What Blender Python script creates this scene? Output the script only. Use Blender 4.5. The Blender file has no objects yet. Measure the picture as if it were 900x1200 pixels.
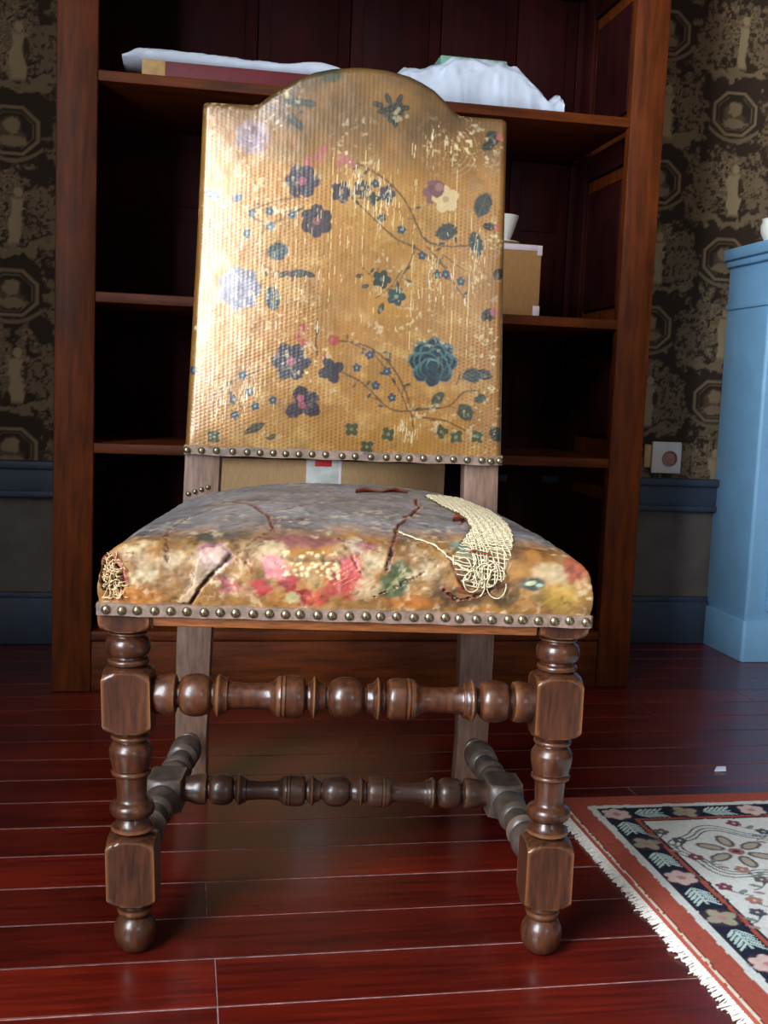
import bpy, bmesh, math, random
import numpy as np
from mathutils import Matrix, Vector
random.seed(4); RNG = np.random.default_rng(11)
SC = bpy.context.scene; COL = SC.collection
PI = math.pi

# ------------------------------------------------------------------ camera, world, lights, exposure
def make_camera():
    P, Y, R = [math.radians(a) for a in (6.0423, -10.4946, 2.3061)]
    fw = Vector((-math.sin(Y)*math.cos(P), math.cos(Y)*math.cos(P), -math.sin(P)))
    rt = Vector((math.cos(Y), math.sin(Y), 0)); up = rt.cross(fw)
    r2 = rt*math.cos(R)+up*math.sin(R); u2 = up*math.cos(R)-rt*math.sin(R)
    m = Matrix((r2, u2, -fw)).transposed().to_4x4(); m.translation = Vector((0, 0, .6361))
    cd = bpy.data.cameras.new('camera'); cd.sensor_fit = 'VERTICAL'; cd.sensor_height = 36
    cd.lens = 1288.2*36/1200; cd.clip_start = .02
    o = bpy.data.objects.new('camera', cd); COL.objects.link(o); o.matrix_world = m; SC.camera = o
make_camera()
VS = SC.view_settings
VS.view_transform = 'Standard'; VS.look = 'None'; VS.gamma = 1; VS.use_curve_mapping = False
VS.exposure = 0.0
W = bpy.data.worlds.new('sky'); SC.world = W; W.use_nodes = True
W.node_tree.nodes['Background'].inputs[0].default_value = (.62, .76, 1, 1)
W.node_tree.nodes['Background'].inputs[1].default_value = 1.0

def daylight(name, loc, aim, sx, sy, power, col):
    l = bpy.data.lights.new(name, 'AREA'); l.shape = 'RECTANGLE'; l.size = sx; l.size_y = sy
    l.energy = power; l.color = col
    o = bpy.data.objects.new(name, l); COL.objects.link(o)
    o.location = loc; o.rotation_euler = (Vector(aim)-Vector(loc)).to_track_quat('-Z', 'Y').to_euler()
# skylight coming in through the window in the left wall and the smaller one in the front wall
daylight('window_daylight', (-1.40, -.40, 1.78), (0, -.40, 1.78), 1.5, 2.45, 390, (.88, .94, 1))
daylight('window_daylight_front', (1.5, -2.60, 1.6), (1.5, 0, 1.6), .9, 1.4, 18, (.75, .87, 1))

# ------------------------------------------------------------------ helpers
def lin(c):
    c = np.asarray(c, float)/255.
    return np.where(c <= .04045, c/12.92, ((c+.055)/1.055)**2.4)
def L4(c): return tuple(float(v) for v in lin(c))+(1.,)

def obj(name, me, m=None, parent=None, label=None):
    o = bpy.data.objects.new(name, me); COL.objects.link(o)
    if m is not None and not me.materials:
        for q in (m if isinstance(m, (list, tuple)) else [m]): me.materials.append(q)
    if parent is not None: o.parent = parent
    if label: o['label'] = label
    return o
def tag(o, label, cat, group=None):
    o['label'] = label; o['category'] = cat
    if group: o['group'] = group
    return o
def empty(name, loc=(0, 0, 0), rz=0):
    o = bpy.data.objects.new(name, None); COL.objects.link(o); o.location = loc; o.rotation_euler = (0, 0, rz)
    o.empty_display_size = .05
    return o
def struct(o): o['kind'] = 'structure'; return o
def stuff(o): o['kind'] = 'stuff'; return o

def finish(bm, name, smooth=None):
    me = bpy.data.meshes.new(name); bmesh.ops.recalc_face_normals(bm, faces=bm.faces[:])
    bm.to_mesh(me); bm.free()
    if smooth is not None:
        me.polygons.foreach_set('use_smooth', [True]*len(me.polygons))
        if smooth < 180: me.set_sharp_from_angle(angle=math.radians(smooth))
    return me
def box_bm(bm, lo, hi, bev=0.0, seg=2):
    r = bmesh.ops.create_cube(bm, size=1)
    vs = r['verts']
    for v in vs:
        v.co = Vector([lo[i]+(v.co[i]+.5)*(hi[i]-lo[i]) for i in range(3)])
    if bev > 0:
        es = list({e for v in vs for e in v.link_edges})
        bmesh.ops.bevel(bm, geom=es, offset=bev, segments=seg, affect='EDGES', profile=.5)
def box(name, lo, hi, m, parent=None, bev=.003, label=None, seg=2):
    bm = bmesh.new(); box_bm(bm, lo, hi, bev, seg)
    return obj(name, finish(bm, name, 40 if bev else None), m, parent, label)
def boxes(name, lst, m, parent=None, bev=.003):
    bm = bmesh.new()
    for lo, hi in lst: box_bm(bm, lo, hi, bev)
    return obj(name, finish(bm, name, 40), m, parent)

def np_mesh(name, V, F, smooth=True, col=None):
    V = np.ascontiguousarray(V, np.float32).reshape(-1, 3); F = np.ascontiguousarray(F, np.int32)
    me = bpy.data.meshes.new(name); k = F.shape[1]
    me.vertices.add(len(V)); me.vertices.foreach_set('co', V.ravel())
    me.loops.add(F.size); me.loops.foreach_set('vertex_index', F.ravel())
    me.polygons.add(len(F)); me.polygons.foreach_set('loop_start', np.arange(0, F.size, k, dtype=np.int32))
    if col is not None:
        a = me.color_attributes.new('paint', 'FLOAT_COLOR', 'POINT')
        c = np.ones((len(V), 4), np.float32); c[:, :3] = np.asarray(col).reshape(-1, 3); a.data.foreach_set('color', c.ravel())
    me.update(calc_edges=True)
    me.polygons.foreach_set('use_smooth', np.full(len(F), smooth))
    me.validate(); return me
def grid_faces(ny, nx, off=0):
    i = np.arange(ny*nx).reshape(ny, nx)
    return np.stack([i[:-1, :-1], i[:-1, 1:], i[1:, 1:], i[1:, :-1]], -1).reshape(-1, 4)+off
def tubes(name, paths, rad, m, parent=None, sides=4, flat=1.0):
    """many thin threads: each path (n,3) swept with a small polygon, joined in one mesh"""
    VV, FF, off = [], [], 0
    for p in paths:
        p = np.asarray(p, float); n = len(p)
        if n < 2: continue
        t = np.gradient(p, axis=0); t /= np.linalg.norm(t, axis=1)[:, None]+1e-12
        ref = np.array([0, 0, 1.]) if abs(t[:, 2]).mean() < .8 else np.array([0, 1., 0])
        a = np.cross(t, ref); a /= np.linalg.norm(a, axis=1)[:, None]+1e-12; b = np.cross(t, a)
        th = np.arange(sides)*2*PI/sides
        r = rad if np.isscalar(rad) else rad[len(VV) % len(rad)]
        ring = p[:, None, :]+r*(np.cos(th)[None, :, None]*a[:, None, :]+flat*np.sin(th)[None, :, None]*b[:, None, :])
        VV.append(ring.reshape(-1, 3))
        i = np.arange(n*sides).reshape(n, sides); j = np.roll(i, -1, axis=1)
        FF.append(np.stack([i[:-1], j[:-1], j[1:], i[1:]], -1).reshape(-1, 4)+off)
        off += n*sides
    return obj(name, np_mesh(name, np.concatenate(VV), np.concatenate(FF)), m, parent)

# turned and squared work: radius at angle = min(square, lathe radius)
def arc(t0, t1, r0, rm, n=9, p=.5):
    k = np.linspace(0, 1, n); return [(t0+(t1-t0)*a, r0+(rm-r0)*max(0, 1-(2*a-1)**2)**p, None) for a in k]
def block(t0, t1, rn, h, s, n=7):
    out = []
    for a in np.linspace(0, 1, n): out.append((t0+s*a, rn+(h*1.46-rn)*math.sin(a*PI/2)**.9, h))
    for a in np.linspace(1, 0, n): out.append((t1-s*a, rn+(h*1.46-rn)*math.sin(a*PI/2)**.9, h))
    return out
def turned(name, prof, na=48, M=None, wob=0.0):
    th = (np.arange(na)+.0)*2*PI/na
    c = np.maximum(abs(np.cos(th)), abs(np.sin(th)))
    rows = []
    for t, r, h in prof:
        rr = np.full(na, r) if h is None else np.minimum(h/c, r)
        rows.append(np.stack([rr*np.cos(th), rr*np.sin(th), np.full(na, t)], -1))
    V = np.array(rows); nr = len(rows)
    i = np.arange(nr*na).reshape(nr, na); j = np.roll(i, -1, axis=1)
    F = np.stack([i[:-1], j[:-1], j[1:], i[1:]], -1).reshape(-1, 4)
    V = V.reshape(-1, 3)
    if M is not None:
        A = np.array(M); V = V@A[:3, :3].T+A[:3, 3]
    bm = bmesh.new(); bv = [bm.verts.new(v) for v in V]
    for f in F: bm.faces.new([bv[k] for k in f])
    bm.faces.new([bv[k] for k in i[0][::-1]]); bm.faces.new([bv[k] for k in i[-1]])
    return finish(bm, name, 42)

# numpy value noise
def vnoise(X, Y, seed=0, per=None):
    xi = np.floor(X).astype(np.int64); yi = np.floor(Y).astype(np.int64); fx = X-xi; fy = Y-yi
    fx = fx*fx*(3-2*fx); fy = fy*fy*(3-2*fy)
    def h(a, b):
        n = (a*374761393+b*668265263+seed*974711) & 0x7fffffff
        n = ((n ^ (n >> 13))*1274126177) & 0x7fffffff
        return ((n ^ (n >> 16)) & 0xffff)/65535.
    return (h(xi, yi)*(1-fx)+h(xi+1, yi)*fx)*(1-fy)+(h(xi, yi+1)*(1-fx)+h(xi+1, yi+1)*fx)*fy
def fbm(X, Y, s, oct=4, seed=0):
    o = 0; a = .5; t = 0
    for k in range(oct): o = o+a*vnoise(X*s*2**k, Y*s*2**k, seed+k*17); t += a; a *= .5
    return o/t

class Paint:
    """paints colour and relief on the vertices of a grid laid out in metres"""
    def __init__(s, X, Y, base, seed=0, jit=1.0):
        s.X, s.Y = X, Y; s.C = np.empty(X.shape+(3,)); s.C[:] = lin(base); s.H = np.zeros(X.shape)
        s.J1 = (fbm(X, Y, 220, 3, seed)-.5)*jit; s.J2 = (fbm(X, Y, 220, 3, seed+91)-.5)*jit
    def put(s, m, idx, col, alpha):
        a = (m*alpha)[..., None]; s.C[idx] = s.C[idx]*(1-a)+lin(col)*a
    def near(s, x0, x1, y0, y1):
        return np.nonzero((s.X > x0) & (s.X < x1) & (s.Y > y0) & (s.Y < y1))
    def blob(s, cx, cy, rx, ry=None, ang=0, col=(0, 0, 0), alpha=1., soft=.18, rough=.35, pw=2., h=0):
        ry = ry or rx; R = max(rx, ry)*1.4
        i = s.near(cx-R, cx+R, cy-R, cy+R)
        if not len(i[0]): return
        dx = s.X[i]-cx+s.J1[i]*rough*min(rx, ry); dy = s.Y[i]-cy+s.J2[i]*rough*min(rx, ry)
        c, n = math.cos(ang), math.sin(ang)
        d = (abs((dx*c+dy*n)/rx)**pw+abs((-dx*n+dy*c)/ry)**pw)**(1/pw)
        m = np.clip((1-d)/soft+.5, 0, 1); s.put(m, i, col, alpha)
        if h: s.H[i] += h*m
    def seg(s, pts, i):
        d = np.full(len(i[0]), 9.); X, Y = s.X[i], s.Y[i]
        for (ax, ay), (bx, by) in zip(pts[:-1], pts[1:]):
            L = (bx-ax)**2+(by-ay)**2+1e-12; t = np.clip(((X-ax)*(bx-ax)+(Y-ay)*(by-ay))/L, 0, 1)
            d = np.minimum(d, np.hypot(X-ax-t*(bx-ax), Y-ay-t*(by-ay)))
        return d
    def stroke(s, pts, w, col, alpha=1., rough=.5, h=0, wig=0.0):
        xs = [p[0] for p in pts]; ys = [p[1] for p in pts]; R = w*2+wig*2+.002
        i = s.near(min(xs)-R, max(xs)+R, min(ys)-R, max(ys)+R)
        if not len(i[0]): return
        d = s.seg(pts, i)+s.J1[i]*rough*w+s.J2[i]*wig
        m = np.clip((w-abs(d))/(w*.5)+.3, 0, 1); s.put(m, i, col, alpha)
        if h: s.H[i] += h*m
    def poly(s, pts):
        """inside mask of a polygon (full grid)"""
        X, Y = s.X+s.J1*.004, s.Y+s.J2*.004; ins = np.zeros(X.shape, bool); n = len(pts)
        for k in range(n):
            ax, ay = pts[k]; bx, by = pts[(k+1) % n]
            if ay == by: continue
            c = ((ay > Y) != (by > Y)) & (X < (bx-ax)*(Y-ay)/(by-ay)+ax); ins ^= c
        return ins
    def flower(s, cx, cy, r, n, col, ccol=None, ang=0, petal=.56, alpha=1.):
        for k in range(n):
            a = ang+k*2*PI/n; s.blob(cx+r*.55*math.cos(a), cy+r*.55*math.sin(a), r*petal, r*petal*.8, a, col, alpha)
        if ccol is not None: s.blob(cx, cy, r*.25, col=ccol, alpha=alpha)
def smooth(pts, n=5):
    p = np.array(pts, float); out = []
    for k in range(len(p)-1):
        a, b, c, d = p[max(k-1, 0)], p[k], p[k+1], p[min(k+2, len(p)-1)]
        for t in np.arange(n)/n:
            out.append(.5*((2*b)+(-a+c)*t+(2*a-5*b+4*c-d)*t*t+(-a+3*b-3*c+d)*t**3))
    out.append(p[-1]); return [tuple(q) for q in out]

# ------------------------------------------------------------------ materials
def mat(name):
    m = bpy.data.materials.new(name); m.use_nodes = True; nt = m.node_tree
    return m, nt, nt.nodes['Principled BSDF']
def N(nt, t, **kw):
    n = nt.nodes.new(t)
    for k, v in kw.items(): setattr(n, k, v)
    return n
def ramp(nt, fac, stops):
    r = N(nt, 'ShaderNodeValToRGB'); e = r.color_ramp.elements
    while len(e) < len(stops): e.new(.5)
    for q, (p, c) in zip(e, stops): q.position = p; q.color = L4(c)
    nt.links.new(fac, r.inputs[0]); return r
def noise(nt, scale, detail=4, stretch=(1, 1, 1), rough=.55, rnd=False):
    tc = N(nt, 'ShaderNodeTexCoord'); mp = N(nt, 'ShaderNodeMapping'); mp.inputs['Scale'].default_value = stretch
    nt.links.new(tc.outputs['Object'], mp.inputs[0])
    if rnd:
        oi = N(nt, 'ShaderNodeObjectInfo'); mu = N(nt, 'ShaderNodeMath', operation='MULTIPLY'); mu.inputs[1].default_value = 37
        nt.links.new(oi.outputs['Random'], mu.inputs[0]); nt.links.new(mu.outputs[0], mp.inputs['Location'])
    n = N(nt, 'ShaderNodeTexNoise'); n.inputs['Scale'].default_value = scale; n.inputs['Detail'].default_value = detail
    n.inputs['Roughness'].default_value = rough
    nt.links.new(mp.outputs[0], n.inputs['Vector']); return n
def bump(nt, b, h, strength, dist=.002):
    n = N(nt, 'ShaderNodeBump'); n.inputs['Strength'].default_value = strength; n.inputs['Distance'].default_value = dist
    nt.links.new(h, n.inputs['Height']); nt.links.new(n.outputs[0], b.inputs['Normal'])
def wood(name, dark, light, rough=.4, stretch=(1, 1, 14), scale=9, coat=0., spec=.5, wear=None, bmp=.25, rnd=False):
    m, nt, b = mat(name)
    n = noise(nt, scale, 6, stretch, .6, rnd); r = ramp(nt, n.outputs['Fac'], [(.3, dark), (.7, light)])
    out = r.outputs[0]
    n2 = noise(nt, 5, 3)
    mx = N(nt, 'ShaderNodeMix', data_type='RGBA', blend_type='MULTIPLY'); mx.inputs[0].default_value = .6
    r2 = ramp(nt, n2.outputs['Fac'], [(.3, (150, 140, 135)), (.65, (255, 255, 255))])
    nt.links.new(out, mx.inputs[6]); nt.links.new(r2.outputs[0], mx.inputs[7]); out = mx.outputs[2]
    if wear:
        g = N(nt, 'ShaderNodeNewGeometry'); rp = N(nt, 'ShaderNodeMapRange')
        rp.inputs[1].default_value = .53; rp.inputs[2].default_value = .62
        nt.links.new(g.outputs['Pointiness'], rp.inputs[0])
        mw = N(nt, 'ShaderNodeMix', data_type='RGBA'); mw.inputs[7].default_value = L4(wear)
        nt.links.new(rp.outputs[0], mw.inputs[0]); nt.links.new(out, mw.inputs[6]); out = mw.outputs[2]
    if rnd:
        oi = N(nt, 'ShaderNodeObjectInfo'); rt = ramp(nt, oi.outputs['Random'], [(0, (186, 190, 210)), (.5, (225, 225, 225)), (.8, (240, 240, 230)), (1, (255, 255, 255))])
        mr = N(nt, 'ShaderNodeMix', data_type='RGBA', blend_type='MULTIPLY'); mr.inputs[0].default_value = 1
        nt.links.new(out, mr.inputs[6]); nt.links.new(rt.outputs[0], mr.inputs[7]); out = mr.outputs[2]
    nt.links.new(out, b.inputs['Base Color'])
    rr = N(nt, 'ShaderNodeMapRange'); rr.inputs[3].default_value = rough*.75; rr.inputs[4].default_value = rough*1.3
    nt.links.new(n2.outputs['Fac'], rr.inputs[0]); nt.links.new(rr.outputs[0], b.inputs['Roughness'])
    b.inputs['Coat Weight'].default_value = coat; b.inputs['Coat Roughness'].default_value = .12
    b.inputs['Specular IOR Level'].default_value = spec
    bump(nt, b, n.outputs['Fac'], bmp, .0015)
    return m
def plain(name, col, rough=.6, var=.12, scale=30, metal=0., bmp=.1, spec=.5, stretch=(1, 1, 1), col2=None):
    m, nt, b = mat(name); n = noise(nt, scale, 5, stretch)
    c = np.array(col, float); lo = np.clip(c*(1-var), 0, 255) if col2 is None else col2
    r = ramp(nt, n.outputs['Fac'], [(.3, lo), (.7, np.clip(c*(1+var*.5), 0, 255))])
    nt.links.new(r.outputs[0], b.inputs['Base Color']); b.inputs['Roughness'].default_value = rough
    b.inputs['Metallic'].default_value = metal; b.inputs['Specular IOR Level'].default_value = spec
    if bmp: bump(nt, b, n.outputs['Fac'], bmp)
    return m
def painted(name, rough=.5, metal=0., spec=.5, bscale=400, bmp=.15, coat=0., rvar=.25):
    m, nt, b = mat(name); a = N(nt, 'ShaderNodeVertexColor', layer_name='paint')
    nt.links.new(a.outputs[0], b.inputs['Base Color'])
    n = noise(nt, bscale, 3); n2 = noise(nt, 22, 4)
    rr = N(nt, 'ShaderNodeMapRange'); rr.inputs[3].default_value = rough-rvar*.5; rr.inputs[4].default_value = rough+rvar*.5
    nt.links.new(n2.outputs['Fac'], rr.inputs[0]); nt.links.new(rr.outputs[0], b.inputs['Roughness'])
    b.inputs['Metallic'].default_value = metal; b.inputs['Specular IOR Level'].default_value = spec
    b.inputs['Coat Weight'].default_value = coat; b.inputs['Coat Roughness'].default_value = .28
    if bmp: bump(nt, b, n.outputs['Fac'], bmp, .0006)
    return m

M = {}
M['chair'] = wood('chair_walnut', (42, 25, 18), (96, 54, 32), .34, (7, 7, 1), 22, coat=.25, wear=(150, 98, 58), bmp=.2)
M['post'] = wood('worn_post_wood', (84, 62, 52), (136, 106, 90), .5, (9, 9, 1), 20, wear=(150, 115, 90))
M['dusty'] = wood('dusty_stretcher_wood', (54, 45, 41), (92, 79, 71), .45, (4, 4, 4), 16, coat=.15, wear=(128, 100, 78))
M['chair_dark'] = wood('cross_stretcher_wood', (42, 28, 23), (84, 56, 42), .36, (1, 7, 7), 22, coat=.25, wear=(130, 92, 62), bmp=.2)
M['mahogany'] = wood('bookcase_frame_wood', (64, 26, 5), (116, 53, 10), .55, (10, 10, 1), 7, spec=.2, bmp=.15)
M['mahogany_h'] = wood('bookcase_shelf_wood', (64, 26, 5), (116, 53, 10), .55, (1, 10, 10), 7, spec=.2, bmp=.15)
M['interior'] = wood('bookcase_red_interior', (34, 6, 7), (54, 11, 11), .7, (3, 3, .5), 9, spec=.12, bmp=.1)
M['floor'] = wood('red_floor_wood', (76, 11, 9), (130, 33, 16), .3, (.5, 9, 1), 13, coat=.25, bmp=.12, rnd=True)
M['dust'] = plain('joint_dust', (150, 118, 118), .9, .35, 60)
M['leather_back'] = painted('painted_leather_back', .40, .3, .7, 500, .25, coat=.85)
M['leather_seat'] = painted('painted_leather_seat', .48, .1, .5, 300, .35)
M['rug'] = painted('rug_wool', .95, 0, .15, 500, .6, rvar=.05)
M['paper'] = painted('wallpaper_print', .85, 0, .2, 300, .05, rvar=.05)
M['brass'] = plain('aged_brass', (160, 148, 120), .3, .3, 120, metal=.9, bmp=.2)
M['strip'] = plain('leather_strip', (128, 106, 92), .6, .3, 90, bmp=.4)
M['rail'] = plain('seat_rail_wood', (150, 88, 44), .5, .3, 40, stretch=(1, 8, 8))
M['burlap'] = plain('burlap_thread', (204, 190, 156), .9, .15, 300)
M['straw'] = plain('stuffing_fibre', (226, 196, 150), .9, .2, 300)
M['flap'] = plain('leather_underside', (150, 70, 42), .8, .3, 120, bmp=.5)
M['blue'] = plain('blue_paint', (124, 174, 212), .45, .05, 12, bmp=.06)
M['bluedark'] = plain('dado_blue_paint', (46, 58, 74), .6, .15, 14)
M['dado'] = plain('dado_grey_paint', (96, 88, 82), .9, .1, 18)
M['card'] = plain('cardboard', (176, 142, 100), .85, .08, 60, stretch=(6, 1, 1))
M['card2'] = plain('cardboard_brown', (170, 124, 74), .85, .08, 60, stretch=(6, 1, 1))
M['tape'] = plain('clear_tape', (196, 200, 194), .3, .12, 40)
M['tapew'] = plain('white_tape', (222, 206, 214), .5, .06, 40)
M['red'] = plain('red_label', (205, 40, 46), .5, .08, 40)
M['white'] = plain('white_plastic', (196, 206, 222), .42, .04, 20, bmp=.1)
M['whitec'] = plain('white_ceramic', (236, 234, 226), .25, .03, 20, bmp=.02)
M['pages'] = plain('book_pages', (200, 180, 140), .9, .15, 30, stretch=(1, 1, 40))
M['redbook'] = plain('red_cloth_cover', (104, 18, 26), .6, .15, 80)
M['tan'] = plain('tan_leather_corner', (190, 150, 92), .6, .15, 50)
M['green'] = plain('green_board', (110, 150, 132), .6, .08, 30)
M['plaster'] = plain('plaster', (172, 160, 142), .9, .05, 6)
M['ceil'] = plain('ceiling_paint', (130, 120, 105), .9, .03, 6)
M['roomwall'] = plain('brown_room_wall', (88, 72, 54), .9, .25, 9, col2=(48, 38, 28))
M['frame'] = plain('window_frame_paint', (190, 195, 200), .5, .04, 20)
M['socket'] = plain('socket_plastic', (214, 210, 204), .4, .04, 30)
M['pink'] = plain('socket_insert', (160, 110, 100), .5, .1, 60)
M['cream'] = plain('cream_thread', (214, 208, 200), .95, .12, 200)

# ------------------------------------------------------------------ the room
X0, X1, Y0, Y1, ZC = -1.1, 2.7, -2.5, 2.75, 3.2
def room():
    base = struct(box('floor', (X0, Y0, -.06), (X1, Y1, -.0007), M['dust'], bev=0))
    bm = bmesh.new()
    # planks run along x; rows meet at y = 1.0875 + k * .0985
    cache = {}
    rowh = .0985; y = 1.0875-36*rowh; k = 0
    r = random.Random(7)
    forced = {36: [.047], 35: [.047, -.9], 38: [.04]}
    while y < Y1-.01:
        ya, yb = max(y, Y0)+.0013, min(y+rowh, Y1)-.0013; y += rowh
        if yb-ya < .01: k += 1; continue
        cuts = list(forced.get(k, []))
        x = X0+r.uniform(.2, 1.5)
        if not cuts:
            while x < X1-.25: cuts.append(x); x += r.uniform(1.1, 1.9)
        cuts = sorted(cuts); ed = [X0]+cuts+[X1]
        for a, b in zip(ed[:-1], ed[1:]):
            bmx = bmesh.new(); Lx, Ly = (b-a)/2-.0007, (yb-ya)/2
            box_bm(bmx, (-Lx, -Ly, -.012), (Lx, Ly, 0), .0005, 1)
            me = finish(bmx, 'plank', 30); o = obj('plank', me, M['floor'], base)
            o.location = ((a+b)/2, (ya+yb)/2, r.uniform(-.0004, .0004))
        k += 1
    # back wall: plain dado below, wallpaper above
    struct(box('wall_back', (X0, Y1, 0), (X1, Y1+.1, ZC), M['dado'], bev=0))
    # left wall with window opening
    def wall_with_hole(name, axis, c0, c1, span, hole):
        (s0, s1), (h0, h1, z0, z1) = span, hole
        L = []
        for a, b, za, zb in ((s0, h0, 0, ZC), (h1, s1, 0, ZC), (h0, h1, 0, z0), (h0, h1, z1, ZC)):
            if axis == 'x': L.append(((c0, a, za), (c1, b, zb)))
            else: L.append(((a, c0, za), (b, c1, zb)))
        return struct(boxes(name, L, M['roomwall'], bev=0))
    wall_with_hole('wall_left', 'x', X0-.27, X0, (Y0-.12, Y1+.1), (-1.15, .35, .55, 3.0))
    wall_with_hole('wall_front', 'y', Y0-.12, Y0, (X0, X1), (1.05, 1.95, .9, 2.3))
    struct(box('wall_right', (X1, Y0-.12, 0), (X1+.1, Y1+.1, ZC), M['roomwall'], bev=0))
    struct(box('ceiling', (X0-.12, Y0-.12, ZC), (X1+.1, Y1+.1, ZC+.1), M['ceil'], bev=0))
    wx0, wx1 = X0-.25, X0-.19
    L = [((wx0, -1.15, .55), (wx1, -1.1, 3.0)), ((wx0, .30, .55), (wx1, .35, 3.0)), ((wx0, -1.1, .55), (wx1, .30, .60)), ((wx0, -1.1, 2.95), (wx1, .30, 3.0)), ((wx0+.01, -.42, .6), (wx1-.01, -.38, 2.95))]
    for z in (1.17, 1.76, 2.35): L += [((wx0+.015, -1.1, z), (wx1-.015, -.42, z+.03)), ((wx0+.015, -.38, z), (wx1-.015, .30, z+.03))]
    struct(boxes('window_1', L, M['frame'], bev=0))
    struct(boxes('window_2', [((1.05, Y0-.11, .9), (1.1, Y0-.03, 2.3)), ((1.9, Y0-.11, .9), (1.95, Y0-.03, 2.3)), ((1.1, Y0-.11, .9), (1.9, Y0-.03, .95)),
        ((1.1, Y0-.11, 2.25), (1.9, Y0-.03, 2.3))], M['frame']))
    # dado rail and skirting
    bm = bmesh.new()
    box_bm(bm, (X0, Y1-.022, .365), (X1, Y1, .44), .004); box_bm(bm, (X0, Y1-.034, .428), (X1, Y1, .448), .005); box_bm(bm, (X0, Y1-.028, .36), (X1, Y1, .376), .004)
    struct(obj('trim_1', finish(bm, 'trim_1', 40), M['bluedark']))
    bm = bmesh.new()
    box_bm(bm, (X0, Y1-.02, 0), (X1, Y1, .115), .004); box_bm(bm, (X0, Y1-.014, .11), (X1, Y1, .128), .004)
    struct(obj('baseboard_back', finish(bm, 'baseboard_back', 40), M['bluedark']))
room()

def wallpaper():
    def ax(lo, hi, fine, f, c):
        out = [lo]
        while out[-1] < hi:
            x = out[-1]; d = f if any(a <= x <= b for a, b in fine) else c; out.append(x+d)
        out[-1] = hi; return np.array(out)
    xs = ax(X0, X1, [(-.56, -.22), (.98, 1.62)], .0035, .014); zs = ax(.446, ZC, [(.446, 1.78)], .0035, .014)
    X, Z = np.meshgrid(xs, zs)
    dark, mid, tan, pale = [lin(c) for c in ((52, 40, 30), (88, 72, 54), (128, 108, 82), (148, 128, 98))]
    PX, PZ = .40, .372                                   # repeat of the print (two medallion columns, half drop)
    j1 = (fbm(X, Z, 45, 4, 3)-.5)*.05; j2 = (fbm(X, Z, 45, 4, 8)-.5)*.05
    f1 = fbm(X, Z, 60, 4, 21); f2 = fbm(X, Z, 130, 3, 33); fig = fbm(X, Z, 26, 3, 41)
    C = np.empty(X.shape+(3,)); C[:] = dark
    def mixm(m, c):
        nonlocal C
        m = np.clip(m, 0, 1)[..., None]; C = C*(1-m)+c*m
    for ox, oz in ((1.395, 1.400), (1.195, 1.214)):
        u = (X-ox+PX/2) % PX-PX/2; v = (Z-oz+PZ/2) % PZ-PZ/2
        w = v % PZ-PZ/2                              # centred between two medallions
        a, b = u+j1, w+j2
        # foliage mass and little scene between the medallions, on a turf base
        crown = np.hypot((a+.008)/.098, (b-.015)/.092)+(f1-.5)*1.7
        mixm((1.0-crown)*9, tan*.62)
        mixm((.82-crown)*6*(f2 > .45), tan*.95)
        mixm((f2 > .62)*(1.0-crown)*9*.9, dark*1.3)
        side = np.hypot((abs(u+j1*.7)-.08)/.045, (w+.02+j2)/.085)+(f1-.5)*1.4
        mixm((1-side)*7, tan*.7); mixm((f2 < .4)*(1-side)*7, dark*1.5)
        base = abs(b+.088+.35*np.maximum(0, .09-abs(u))*0-(u/.1)**2*.022)
        mixm((.012-base)*300*(abs(u) < .1), tan*.8); mixm((.004-abs(base-.018))*500*(abs(u) < .09), dark)
        # a standing figure
        fg = np.maximum(abs(u-.012-(fig-.5)*.03)/.017, abs(w+.02)/.058)
        mixm((1-fg)*5, pale); mixm((1-np.hypot((u-.014)/.011, (w-.047)/.013))*5, pale)
        mixm((1-np.hypot((u-.03)/.009, (w+.0)/.03))*4*(f2 > .4), dark*1.4)
        # medallion: eight-sided frame round a dim bust
        o8 = np.maximum(np.maximum(abs(u)/.058, abs(v)/.052), (abs(u)/.058+abs(v)/.052)/1.42)
        mixm((1.18-o8)*12, dark)
        mixm((.09-abs(o8-1.0))*22, tan*.92); mixm((.03-abs(o8-.8))*40, tan*.7)
        mixm((.62-o8)*6, mid*.9)
        mixm((1-np.hypot(u/.022, (v-.012)/.02)+(f2-.5)*.6)*5, tan); mixm((1-np.hypot(u/.036, (v+.024)/.014)+(f2-.5)*.6)*5, tan*.9)
        mixm((1-np.hypot((u-.028)/.012, (v-.01)/.02))*3, dark)
        sw = abs(v+.068-(u/.07)**2*.03)
        mixm((.006-sw)*400*(abs(u) < .07), tan*.75)
    C *= (.8+.4*fbm(X, Z, 8, 3, 5))[..., None]
    V = np.stack([X, np.full_like(X, Y1-.0015), Z], -1)
    o = obj('wallpaper', np_mesh('wallpaper', V, grid_faces(*X.shape)[:, ::-1][:, ::-1], True, C), M['paper'], bpy.data.objects['wall_back'],
            'dark brown wallpaper printed with tan medallions and foliage scenes')
wallpaper()

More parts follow.
